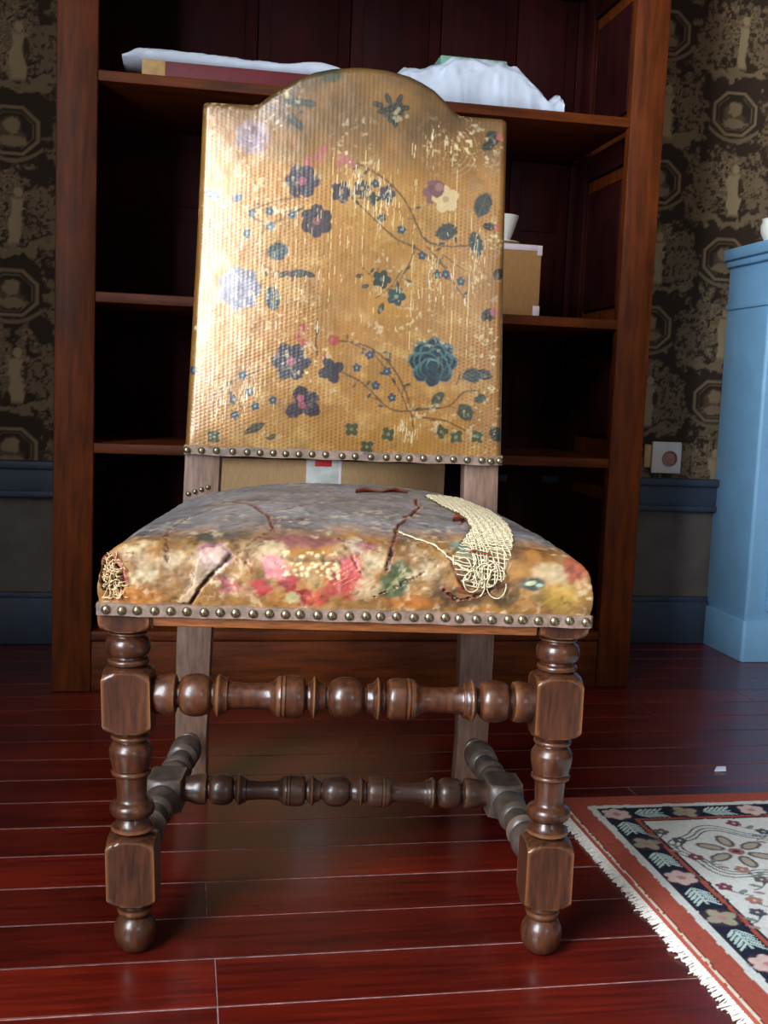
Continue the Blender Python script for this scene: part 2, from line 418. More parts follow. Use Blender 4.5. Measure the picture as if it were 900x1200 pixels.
# ------------------------------------------------------------------ the bookcase
BF, BB = 2.30, 2.742
XL, XR, IL, IR = -.257, 1.005, -.178, .928
def bookcase():
    t = tag(empty('bookcase', (0, 0, 0)), 'tall open mahogany bookcase standing against the wall behind the chair', 'bookcase')
    H = 2.15
    sh = (1.2465, .8175, .5141)
    for a, b in ((XL, IL), (IR, XR)):
        box('stile', (a, BF, 0.0), (b, BF+.028, H), M['mahogany'], t, .004)
    bm = bmesh.new(); box_bm(bm, (IL, BF+.002, 0), (IR, BF+.026, .1055), .003)
    obj('plinth_board', finish(bm, 'plinth_board', 40), M['mahogany_h'], t)
    bm = bmesh.new(); box_bm(bm, (IL, BF+.002, 1.98), (IR, BF+.026, H), .003)
    obj('head_rail', finish(bm, 'head_rail', 40), M['mahogany_h'], t)
    bm = bmesh.new(); box_bm(bm, (XL-.03, BF-.03, H), (XR+.03, BB, H+.05), .012); box_bm(bm, (XL-.015, BF-.015, H-.03), (XR+.015, BB, H), .006)
    obj('cornice', finish(bm, 'cornice', 40), M['mahogany_h'], t)
    for z in sh+(1.64,):
        box('shelf', (IL-.01, BF+.004, z-.018), (IR+.01, BB-.026, z+.003), M['mahogany_h'], t, .003)
    box('shelf', (IL-.001, BF+.003, .107), (IR+.001, BB-.026, .127), M['mahogany_h'], t, .003)
    # sides: outer board with fielded panels showing inside
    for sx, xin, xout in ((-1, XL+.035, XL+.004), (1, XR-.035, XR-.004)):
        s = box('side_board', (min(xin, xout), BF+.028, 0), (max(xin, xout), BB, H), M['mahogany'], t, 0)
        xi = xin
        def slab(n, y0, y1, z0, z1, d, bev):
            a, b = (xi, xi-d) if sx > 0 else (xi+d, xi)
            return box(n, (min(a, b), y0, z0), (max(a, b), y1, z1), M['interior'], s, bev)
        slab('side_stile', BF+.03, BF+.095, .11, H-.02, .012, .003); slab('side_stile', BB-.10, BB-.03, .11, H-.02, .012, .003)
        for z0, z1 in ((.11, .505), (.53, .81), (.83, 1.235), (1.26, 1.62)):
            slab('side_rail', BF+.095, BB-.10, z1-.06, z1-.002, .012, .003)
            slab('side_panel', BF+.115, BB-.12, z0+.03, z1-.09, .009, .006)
    # back: boards with pale slits between them, muntin strips and panels
    xs = [IL-.03, .155, .376, .597, .79, .9455, .975]
    for a, b in zip(xs[:-1], xs[1:]):
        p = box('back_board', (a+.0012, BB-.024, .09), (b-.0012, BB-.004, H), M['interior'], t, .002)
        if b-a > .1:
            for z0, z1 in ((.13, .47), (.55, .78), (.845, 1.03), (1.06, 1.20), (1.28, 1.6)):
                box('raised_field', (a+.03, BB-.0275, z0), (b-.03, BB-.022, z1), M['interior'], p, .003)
    box('backing_sheet', (IL-.02, BB-.004, .09), (.97, BB-.001, H), M['dust'], t, 0)  # pale sheet behind the boards, showing in the slits
bookcase()

# ------------------------------------------------------------------ blue cabinet, wall socket
def cabinet():
    t = tag(empty('blue_cabinet', (1.41, 2.53, 0)), 'light blue painted cabinet with moulded top by the wallpapered wall', 'cabinet')
    w, d = 1.05, .215
    def ch(name, x0, y0, x1, y1, z0, z1, c, m=M['blue'], bev=.002):
        bm = bmesh.new(); P = [(x0, y1), (x0, y0+c), (x0+c*.25, y0+c*.25), (x0+c, y0), (x1, y0), (x1, y1)]
        if c > 0: P = [(x0, y1), (x0, y0+c), (x0+c, y0), (x1, y0), (x1, y1)]
        a = [bm.verts.new((x, y, z0)) for x, y in P]; b = [bm.verts.new((x, y, z1)) for x, y in P]
        n = len(P); bm.faces.new(a[::-1]); bm.faces.new(b)
        for k in range(n): bm.faces.new((a[k], a[(k+1) % n], b[(k+1) % n], b[k]))
        bmesh.ops.bevel(bm, geom=bm.edges[:], offset=bev, segments=2, affect='EDGES', profile=.5)
        return obj(name, finish(bm, name, 40), m, t)
    ch('body', 0, 0, w, d, .10, 1.005, .006)
    ch('plinth', -.007, -.007, w+.007, d, 0, .105, .006)
    ch('frieze_moulding', -.006, -.006, w+.006, d, .895, .912, .006, bev=.004)
    ch('cornice', -.012, -.012, w+.012, d, 1.005, 1.022, .006, bev=.005)
    ch('top', -.022, -.022, w+.022, d, 1.022, 1.052, .008, bev=.006)
    for x0, x1 in ((.05, .52), (.53, 1.0)):
        dr = box('door', (x0, -.012, .13), (x1, .002, .875), M['blue'], t, .004)
        box('door_panel', (x0+.07, -.016, .2), (x1-.07, -.011, .805), M['blue'], dr, .004)
        bm = bmesh.new(); bmesh.ops.create_uvsphere(bm, u_segments=16, v_segments=10, radius=.012, matrix=Matrix.Translation((.495 if x0 < .3 else .555, -.03, .52)))
        bmesh.ops.create_cone(bm, segments=12, radius1=.006, radius2=.005, depth=.02, matrix=Matrix.Translation((.495 if x0 < .3 else .555, -.018, .52)) @ Matrix.Rotation(PI/2, 4, 'X'), cap_ends=True)
        obj('knob', finish(bm, 'knob', 60), M['brass'], dr)
    # little white pot at the left end of the top
    prof = [(0, .0, None), (0, .02, None), (.004, .024, None), (.02, .032, None), (.036, .033, None), (.048, .029, None), (.054, .031, None), (.054, .027, None), (.046, .025, None), (.02, .024, None), (.02, .0, None)]
    o = obj('white_pot', turned('white_pot', prof, 32), M['whitec']); o.location = (1.425, 2.56, 1.0525)
    tag(o, 'small white pot at the left end of the blue cabinet top', 'pot')
cabinet()

def socket():
    t = tag(empty('wall_socket', (1.264, Y1-.0018, .502)), 'white square wall socket with pinkish round insert just above the dado', 'wall socket')
    box('plate', (-.042, -.012, -.042), (.042, .0, .042), M['socket'], t, .004)
    M2 = Matrix.Translation((.008, -.0117, -.002)) @ Matrix.Rotation(PI/2, 4, 'X')
    obj('insert', turned('insert', [(0, .0, None), (0, .021, None), (.004, .021, None), (.0045, .018, None), (.001, .016, None), (.001, .0, None)], 28, M2), M['pink'], t, 'pinkish round socket insert')
    box('side_tab', (-.062, -.008, -.028), (-.0425, .0, .034), M['tan'], t, .003, 'tan coloured tab beside the plate')
socket()

# ------------------------------------------------------------------ things on the bookcase shelves
def shelf_things():
    z1, z2, z0 = 1.2497, .8207, .1272
    # flat red book with tan corners
    t = tag(empty('red_book', (.11, 2.42, z1)), 'large red cloth book with tan corners lying flat on the top shelf', 'book')
    a, b = -.205, .215
    c = boxes('cover', [((a, -.085, 0), (b, .17, .004)), ((a, -.085, .03), (b, .17, .034)), ((a, -.092, 0), (b, -.084, .034))], M['redbook'], t, .0015)
    box('pages', (a+.006, -.083, .004), (b-.006, .162, .03), M['pages'], t, 0)
    boxes('corner_piece', [((a-.0008, -.0928, -.0), (a+.045, -.083, .0346))], M['tan'], t, .001)['label'] = 'tan leather patch at the end of the spine'
    # long white paper parcel on the red book
    def crumple(name, xs, h, y0, y1, seed, amp, base=0.0, e=.45):
        nx, nv = 70, 36
        X = np.linspace(xs[0], xs[-1], nx); Hh = np.interp(X, xs, h)
        v = np.linspace(0, 1, nv)
        P = np.zeros((nv, nx, 3))
        for j in range(nv):
            th = v[j]*PI
            cy = -np.cos(th); sy = np.sin(th)
            yy = np.sign(cy)*abs(cy)**e; zz = sy**e
            P[j, :, 0] = X; P[j, :, 1] = (y0+y1)/2+(y1-y0)/2*yy; P[j, :, 2] = Hh*zz
        U, Vv = np.meshgrid(np.linspace(0, 1, nx)*(xs[-1]-xs[0]), v*(y1-y0)*1.3)
        n1 = 1-abs(2*fbm(U, Vv, 24, 4, seed)-1); n2 = fbm(U, Vv, 60, 3, seed+5)-.5
        k = np.sin(v*PI)[:, None]
        P[..., 2] += (n1-.62)*amp*1.5*k*np.minimum(1, P[..., 2]/.012); P[..., 1] -= (n1-.6)*amp*np.cos(v*PI)[:, None]*1.3; P[..., 2] += n2*amp*.5*k
        P[..., 2] = np.maximum(P[..., 2], base)
        F = grid_faces(nv, nx); o = nv*nx
        bottom = np.stack([np.arange(nx-1), np.arange(nx-1)+(nv-1)*nx, np.arange(1, nx)+(nv-1)*nx, np.arange(1, nx)], -1)
        ends = []
        for cidx in (0, nx-1):
            col = np.arange(nv)*nx+cidx
            for q in range(nv//2-1): ends.append([col[q], col[q+1], col[nv-2-q], col[nv-1-q]])
        return np_mesh(name, P, np.concatenate([F, bottom, np.array(ends)]), True)
    o = obj('paper_parcel', crumple('paper_parcel', [-.22, -.19, -.1, .0, .10, .115, .15, .185, .215, .235, .25], [.006, .022, .024, .02, .017, .018, .026, .027, .02, .01, .004], -.075, .10, 3, .005, 0.0, .2), M['white'])
    o.location = (.085, 2.41, z1+.036)
    tag(o, 'long flat white plastic parcel lying on the red book', 'parcel')
    # white bag on the right of the top shelf
    t = tag(empty('plastic_bag', (.606, 2.44, z1)), 'crumpled white plastic bag over a green box on the top shelf', 'bag')
    obj('bag', crumple('bag', [-.185, -.165, -.13, -.09, -.06, .0, .05, .075, .10, .125, .15, .16, .175, .186], [.052, .074, .072, .088, .104, .107, .104, .101, .082, .058, .03, .03, .046, .034], -.10, .13, 9, .011, 0.0, .3), M['white'], t)
    box('green_box', (-.085, -.075, .0), (.062, .11, .1095), M['green'], t, .003, label='green edge of the box inside')
    # cardboard box with white taped edges on the middle shelf
    t = tag(empty('cardboard_box', (.60, 2.46, z2)), 'small brown cardboard box with white taped edges on the middle shelf', 'box')
    bx = box('carton', (-.15, -.13, 0), (.156, .11, .150), M['card2'], t, .002)
    boxes('white_tape', [((.146, -.1312, .130), (.1572, .111, .1512)), ((.05, -.1312, .139), (.147, -.1290, .1512)), ((.142, -.1312, 0), (.1572, -.10, .022)), ((.02, -.1305, .1494), (.15, -.07, .1512))], M['tapew'], t, .0006)
    boxes('lid_flap', [((-.14, -.125, .150), (.0, .10, .1525)), ((.003, -.125, .150), (.146, .10, .153))], M['card2'], t, .0008)
    # cup on saucer
    t = tag(empty('cup', (.682, 2.40, z2+.1537)), 'small white cup on a saucer on the cardboard box', 'cup')
    obj('bowl', turned('bowl', [(.008, .0, None), (.008, .018, None), (.012, .020, None), (.03, .027, None), (.06, .0365, None), (.066, .038, None), (.066, .0365, None), (.03, .024, None), (.014, .016, None), (.014, .0, None)], 36), M['whitec'], t)
    obj('saucer', turned('saucer', [(0, .0, None), (0, .022, None), (.003, .026, None), (.008, .042, None), (.0095, .042, None), (.006, .024, None), (.006, .0, None)], 36), M['whitec'], t)
    tubes('handle', [[(-.034, 0, .055), (-.048, 0, .054), (-.054, 0, .042), (-.048, 0, .03), (-.03, 0, .026)]], .004, M['whitec'], t, 8)
    # big carton on the bottom shelf
    t = tag(empty('large_carton', (.30, 2.47, z0)), 'large pale cardboard carton with tape and red label on the bottom shelf', 'box')
    box('carton', (-.272, -.137, 0), (.264, .16, .366), M['card'], t, .003)
    boxes('tape_strip', [((-.040, -.1382, .18), (.034, -.1364, .3665)), ((-.040, -.138, .3655), (.034, .12, .3672))], M['tape'], t, .0004)
    box('tape_edge', (.030, -.1388, .2), (.036, -.1378, .366), M['tapew'], t, .0003, 'torn white edge of the tape')
    box('label', (-.022, -.1392, .353), (.014, -.1380, .3668), M['red'], t, .0004, 'small red label on the tape')
shelf_things()

# ------------------------------------------------------------------ the rug
def rug():
    t = tag(empty('rug', (.592, -.3, 0)), 'oriental rug with red edge and navy flower border on the floor right of the chair', 'rug')
    W_, L_ = 1.25, 1.922                       # local x 0..W, y 0..L ; far-left corner of the photo is (0, L)
    xs = np.concatenate([np.arange(0, .36, .0022), np.arange(.36, W_+.005, .006)]); ys = np.concatenate([np.arange(0, 1.2, .008), np.arange(1.2, L_+.001, .0022)])
    X, Y = np.meshgrid(xs, ys)
    red, white, navy, ivory, ink = (156, 76, 62), (196, 200, 196), (28, 34, 50), (200, 202, 198), (44, 44, 56)
    P = Paint(X, Y, ivory, 5, 1.0)
    jx, jy = (fbm(X, Y, 90, 2, 2)-.5)*.004, (fbm(X, Y, 90, 2, 7)-.5)*.004
    dl = np.minimum(X, W_-X)+jx                                    # distance to the long sides
    de = np.minimum(Y, L_-Y)+jy
    d = np.minimum(dl, de)
    C = P.C
    C[d < .105] = lin(navy); C[(d > .098) & (d < .105)] = lin(red); C[(d > .105) & (d < .109)] = lin(ink)
    C[d < .058] = lin(white); C[(d > .054) & (d < .058)] = lin(ink)
    C[d < .042] = lin(red)
    C[(dl < .0095) & (dl > .006) & (de > .006)] = lin((214, 200, 180)); C[(dl > .0095) & (dl < .0115)] = lin((120, 42, 38))
    pink, leafc, olive = (196, 170, 164), (176, 196, 192), (150, 146, 126)
    k = 0; y = L_-.078
    def leaves(cx, cy, along):
        for q in range(-2, 3):
            for s in (-1, 1):
                a = (PI/2 if along else 0)+s*(.75)
                ox, oy = (s*.009, q*.008) if along else (q*.008, s*.009)
                P.blob(cx+ox, cy+oy, .0125, .0021, a, leafc, rough=.4)
        P.stroke([(cx, cy-.02), (cx, cy+.02)] if along else [(cx-.02, cy), (cx+.02, cy)], .0016, leafc)
    def bloom(cx, cy, kk):
        c = (pink, olive)[kk % 2]; P.blob(cx, cy, .024, .024, 0, (60, 44, 56), rough=.2)
        P.flower(cx, cy, .021, 6 if kk % 2 == 0 else 4, c, (104, 56, 60), .4, .52); P.blob(cx, cy, .006, col=(170, 120, 120))
    yy = L_-.078; kk = 0
    while yy > .08:
        if kk: bloom(.078, yy, kk); bloom(W_-.078, yy, kk)
        leaves(.078, yy-.056, True); leaves(W_-.078, yy-.056, True); yy -= .113; kk += 1
    xx = .078; kk = 0
    while xx < W_-.06:
        bloom(xx, L_-.078, kk); bloom(xx, .078, kk); leaves(xx+.056, L_-.078, False); leaves(xx+.056, .078, False); xx += .113; kk += 1
    # field: big flower sprays with concentric outlines
    def spray(cx, cy, r, ang=0):
        for rr in (1.5, 1.34, 1.2):
            pts = [(cx+r*rr*(1+.10*math.sin(5*a))*math.cos(a), cy+r*rr*(1+.10*math.sin(5*a))*math.sin(a)) for a in np.linspace(0, 2*PI, 60)]
            P.stroke(pts, .0016, ink, .85)
        for q in range(6):
            a = ang+q*PI/3
            P.blob(cx+r*.62*math.cos(a), cy+r*.62*math.sin(a), r*.36, r*.2, a, (96, 86, 84), rough=.3); P.blob(cx+r*.62*math.cos(a), cy+r*.62*math.sin(a), r*.26, r*.12, a, (164, 154, 140), rough=.3)
        P.blob(cx, cy, r*.2, col=(150, 96, 96)); P.blob(cx, cy, r*.09, col=(90, 40, 48))
    for cx, cy, r in ((.198, L_-.228, .058), (.43, L_-.25, .055), (.62, L_-.21, .06), (.25, L_-.52, .06), (.85, L_-.24, .055), (.55, L_-.56, .07), (.3, L_-.85, .06), (.6, L_-1.0, .08), (.9, L_-.7, .07), (.9, L_-1.2, .07), (.35, L_-1.3, .07), (.62, L_-1.5, .07)):
        spray(cx, cy, r, .5)
    for k, (cx, dy) in enumerate([(0.124, -0.336), (0.131, -0.409), (0.144, -0.377), (0.186, -0.321), (0.129, -0.242), (0.133, -0.183), (0.175, -0.288), (0.119, -0.15), (0.247, -0.128), (0.277, -0.163)]):     # small sprigs round the corner flower
        cy = L_+dy; c = ((112, 60, 76), (70, 74, 90), (150, 112, 104), (96, 84, 88))[k % 4]
        P.flower(cx, cy, .011, 5, c, (196, 176, 150), k*.7); P.stroke(smooth([(cx, cy-.008), (cx+.012*(-1)**k, cy-.022), (cx+.026*(-1)**k, cy-.028)]), .0013, ink, .85)
        P.blob(cx+.018*(-1)**k, cy-.016, .009, .004, .6*(-1)**k, (120, 128, 120)); P.blob(cx+.024*(-1)**k, cy-.036, .008, .0035, -.5, (150, 120, 116))
    r = random.Random(3)
    for q in range(230):
        cx, cy = r.uniform(.125, W_-.125), r.uniform(.125, L_-.125)
        if any((cx-a)**2+(cy-b)**2 < .068**2 for a, b in ((.198, L_-.228), (.25, L_-.52))): continue
        c = r.choice([(120, 70, 84), (60, 64, 80), (150, 110, 100), (90, 110, 104)])
        P.flower(cx, cy, r.uniform(.008, .014), 4, c, (200, 190, 170), r.random(), alpha=.9)
        P.stroke(smooth([(cx, cy), (cx+r.uniform(-.03, .03), cy-.02), (cx+r.uniform(-.05, .05), cy-.045)]), .0012, ink, .8)
    C = P.C*(.86+.28*fbm(X, Y, 300, 2, 9))[..., None]
    zt = .0075+.0012*fbm(X, Y, 5, 2, 1)+.0005*(fbm(X, Y, 300, 2, 4)-.5)
    edge = np.clip(np.minimum(np.minimum(X, W_-X), np.minimum(Y, L_-Y))/.004, 0, 1); zt = .0006+zt*edge**.5
    V = np.stack([X, Y, zt], -1); ny, nx = X.shape
    # side skirts: repeat the rim at floor level
    obj('pile', np_mesh('pile', V, grid_faces(ny, nx), True, C), M['rug'], t)
    box('backing', (.001, .001, .0002), (W_-.001, L_-.001, .0012), M['cream'], t, 0)
    # short cotton fringe and overcast edge down the left side
    paths = []; rr = random.Random(8)
    n = 900
    for q in range(n):
        y = .3+(L_-.302)*q/(n-1)+rr.uniform(-.001, .001)
        l = rr.uniform(.009, .0145)*(1.35 if rr.random() < .06 else 1); dy = rr.uniform(-.006, .004)
        paths.append([(.004, y, .005), (-.004, y+dy*.2, .0045), (-l*.6, y+dy*.6, .0026), (-l, y+dy, .0012)])
    stuff(tubes('fringe', paths, [.0011, .0014, .0012], M['cream'], t, 4))
rug()

def scrap():
    bm = bmesh.new()
    P = [(-.012, -.004, 0), (.010, -.006, .001), (.014, .003, .004), (-.004, .006, .003)]
    a = [bm.verts.new(p) for p in P]; b = [bm.verts.new((x*.9, y*.8, z+.003)) for x, y, z in P]
    bm.faces.new(a[::-1]); bm.faces.new(b)
    for k in range(4): bm.faces.new((a[k], a[(k+1) % 4], b[(k+1) % 4], b[k]))
    o = obj('paper_scrap', finish(bm, 'paper_scrap'), M['white']); o.location = (.945, 1.745, .0006)
    tag(o, 'tiny white paper scrap on the dark floor behind the rug', 'scrap')
scrap()

# ------------------------------------------------------------------ the chair
CH = tag(empty('chair', (.1861, 1.1924, 0), math.radians(-6.606)), 'antique turned-leg chair with painted gilt leather back and torn seat', 'chair')

def chair_frame():
    # front leg: ball foot, block, turnings, block, turnings, top block
    leg = [(0, .0001, None), (0, .010, None)]
    leg += [(.0425+(-.0425)*math.cos(a*PI/2)*1.0 if False else z, r, None) for a, z, r in ((0, .002, .0150), (0, .006, .0188), (0, .012, .0218), (0, .019, .0236), (0, .025, .0238), (0, .031, .0228), (0, .037, .0200), (0, .041, .0165))]
    leg += [(.042, .0150, None), (.044, .0185, None), (.048, .0196, None), (.0505, .0190, None), (.052, .0165, None), (.055, .0160, None)]
    leg += block(.0555, .1395, .0165, .0266, .016)
    leg += [(.141, .0225, None), (.143, .0240, None), (.146, .0236, None), (.148, .0205, None), (.152, .0180, None), (.156, .0168, None)]
    leg += arc(.1575, .1745, .0185, .0250, 11) + [(.1755, .0175, None), (.178, .0162, None), (.192, .0168, None), (.204, .0176, None)]
    leg += arc(.2045, .2115, .0185, .0222, 7) + [(.2122, .0205, None)]
    leg += [(.2125+.030*a, .0205+.0034*math.sin(min(1, a*1.15)*PI*.62)-max(0, a-.75)*.018, None) for a in np.linspace(0, 1, 10)]
    leg += [(.2435, .0165, None), (.2455, .0160, None)] + arc(.2455, .2515, .0185, .0215, 7) + [(.252, .0175, None)]
    leg += block(.2525, .3300, .0175, .0262, .016)
    leg += arc(.3305, .3375, .0200, .0228, 7) + [(.338, .0180, None), (.340, .0176, None)]
    leg += arc(.3405, .3615, .0192, .0246, 13) + [(.362, .0185, None)] + arc(.3635, .3685, .0180, .0212, 7) + [(.3688, .0195, None)]
    top = [(.369+.016*math.sin(a*PI/2), .0195+.0190*(1-math.cos(a*PI/2))+.0*a, .0272) for a in np.linspace(0, 1, 7)]
    top = [(.3690+.017*(1-math.cos(a*PI/2)), .0195+.0202*math.sin(a*PI/2), .0272) for a in np.linspace(0, 1, 8)]
    leg += top + [(.404, .0397, .0272), (.404, .0001, .0272)]
    Lm = Matrix.Identity(4)
    for s, xt, xb in ((-1, -.2437, -.2285), (1, .2378, .2370)):
        sh = Matrix.Identity(4); sh[0][2] = (xt-xb)/.38; sh[0][3] = xb
        sh[2][2] = 1.0 if s < 0 else 1.014
        obj('leg', turned('leg', leg, 64, sh), M['chair'], CH)
    # stretchers: half profile from the centre outwards
    def stretcher(name, half, r, z, y, xl, xr, m, parent=CH):
        h = [(0, .025), (6, .0248), (12, .0230), (17, .0198), (20, .0160), (21, .0138), (24, .0136), (24.5, .0165), (27, .0172), (30, .0180), (33, .0200), (35.5, .0238), (37, .0250), (38.5, .0242), (40, .0205), (42, .0185), (44.5, .0182), (45, .0150), (47.5, .0148),
             (48, .0205), (50.5, .0232), (54, .0246), (60, .0252), (69, .0250), (70, .0236), (71, .0252), (74, .0250), (75, .0234), (76, .0246), (80, .0236), (83, .0205), (86, .0178), (90, .0160), (100, .0153), (118, .0151), (134, .0166), (137, .0178), (137.5, .0205), (140, .0212), (143, .0216), (145, .0238), (147.5, .0250), (149.5, .0240), (151.5, .0205), (153, .0180), (153.5, .0152), (156, .0150),
             (157, .0182), (160, .0220), (166, .0246), (173, .0254), (181, .0248), (187, .0228), (191, .0192), (192.5, .0155), (195.5, .0152), (196, .0200), (197.5, .0236), (202, .0250), (208, .0248), (216, .0232), (223, .0205), (232, .0195)]
        k = half/225.; q = r/.025
        prof = [(-t*k, rr*q, None) for t, rr in h[::-1]]+[(t*k, rr*q, None) for t, rr in h[1:]]
        R = Matrix.Translation(((xl+xr)/2, y, z)) @ Matrix.Rotation(PI/2, 4, 'Y')
        return obj(name, turned(name, prof, 40, R), m, parent)
    stretcher('front_stretcher', .216, .0236, .2966, 0, -.2155, .2155, M['chair'])
    stretcher('cross_stretcher', .196, .0203, .1085, .215, -.196, .196, M['chair_dark'])
    # side stretchers with a squared block in the middle
    def side(s):
        x0, x1 = s*.2325, s*.2155; y0, y1 = .018, .415; Ly = y1-y0
        def half(flip):
            p = [(0, .0150), (.012, .0165), (.018, .0190), (.0195, .0165), (.022, .0160), (.026, .0195), (.034, .0222), (.044, .0228), (.054, .0215), (.061, .0180), (.063, .0150), (.066, .0148), (.068, .0185), (.074, .0215), (.079, .0195), (.081, .0155), (.098, .0146), (.112, .0156), (.115, .0195), (.120, .0212), (.125, .0200), (.128, .0165), (.133, .0170), (.140, .0195), (.148, .0218), (.156, .0215), (.160, .0185), (.162, .0165)]
            return p
        c = half(0); tot = .165
        prof = [(y0+t, r, None) for t, r in c] + block(y0+tot, y1-tot, .0165, .0225, .013) + [(y1-t, r, None) for t, r in c[::-1]]
        R = Matrix(((1, 0, (x1-x0)/Ly, x0-(x1-x0)/Ly*y0), (0, 0, 1, 0), (0, -1, 0, .1065), (0, 0, 0, 1)))
        obj('side_stretcher', turned('side_stretcher', prof, 40, R), M['dusty'], CH)
    side(-1); side(1)
    # back posts, square, from floor to the top of the back (raked)
    for s in (-1, 1):
        bm = bmesh.new(); rows = []
        for z, x, y, h in ((0, .2185, .475, .0235), (.1, .2185, .452, .024), (.25, .216, .438, .0262), (.40, .212, .437, .0262), (.55, .2085, .439, .0262), (.8, .2025, .449, .0245), (1.03, .1975, .460, .0235)):
            rows.append([bm.verts.new((s*x+a*h, y+b*.021+.021, z)) for a, b in ((-1, -1), (1, -1), (1, 1), (-1, 1))])
        for p, q in zip(rows[:-1], rows[1:]):
            for k in range(4): bm.faces.new((p[k], p[(k+1) % 4], q[(k+1) % 4], q[k]))
        bm.faces.new(rows[0][::-1]); bm.faces.new(rows[-1])
        bmesh.ops.bevel(bm, geom=[e for e in bm.edges], offset=.0028, segments=2, affect='EDGES', profile=.5)
        o = obj('back_post', finish(bm, 'back_post', 40), M['post'], CH)
    # seat rails under the cushion
    box('seat_rail', (-.214, -.022, .3775), (.209, .004, .405), M['rail'], CH, .003)
    box('seat_rail', (-.20, .40, .375), (.20, .435, .44), M['rail'], CH, .003)
    for s in (-1, 1):
        bm = bmesh.new(); P = [(.262, -.0), (.242, -.0), (.212, .44), (.236, .42)]
        a = [bm.verts.new((s*x, y+.02*(y < .1), .378)) for x, y in P]; b = [bm.verts.new((s*x, y+.02*(y < .1), .405)) for x, y in P]
        bm.faces.new(a); bm.faces.new(b)
        for k in range(4): bm.faces.new((a[k], a[(k+1) % 4], b[(k+1) % 4], b[k]))
        obj('seat_rail', finish(bm, 'seat_rail'), M['rail'], CH)
chair_frame()

# --- seat cushion surface
#SEAT-BEGIN
def seat_w(e): return .2652-.0115*(e+1)
def seat_pt(a, b):
    a = np.asarray(a, float); b = np.asarray(b, float)
    r = np.maximum(np.maximum(abs(a), abs(b)), 1e-9); qa, qb = a/r, b/r
    RT, RR = .60, .72
    g = np.where(r < RT, r/RT*.885, np.where(r < RR, .885+.115*np.sin(np.clip((r-RT)/(RR-RT), 0, 1)*np.pi/2), 1.0+.012*np.sin(np.clip((r-RR)/(1-RR), 0, 1)*np.pi)))
    e = qb*g; x = qa*g*seat_w(e)-.0022; y = .1925+e*.2225
    ea, eb = np.clip(qa*np.minimum(g, 1), -1, 1), np.clip(e, -1, 1)
    H = .4665+.036*(1-abs(ea)**2.6)*(1-np.maximum(0, -eb)**2.6)+.004*np.maximum(0, eb)*(1-abs(ea)**2)
    th = np.clip((r-RT)/(RR-RT), 0, 1)*np.pi/2
    drop = .026*(1-np.cos(th))
    s = np.clip((r-RR)/(1-RR), 0, 1)
    z = (H-drop)*(1-s)+.3985*s
    return np.stack([x, y, z], -1)
NS = 430
def seat_axis():
    return np.linspace(-1, 1, NS)
#SEAT-END

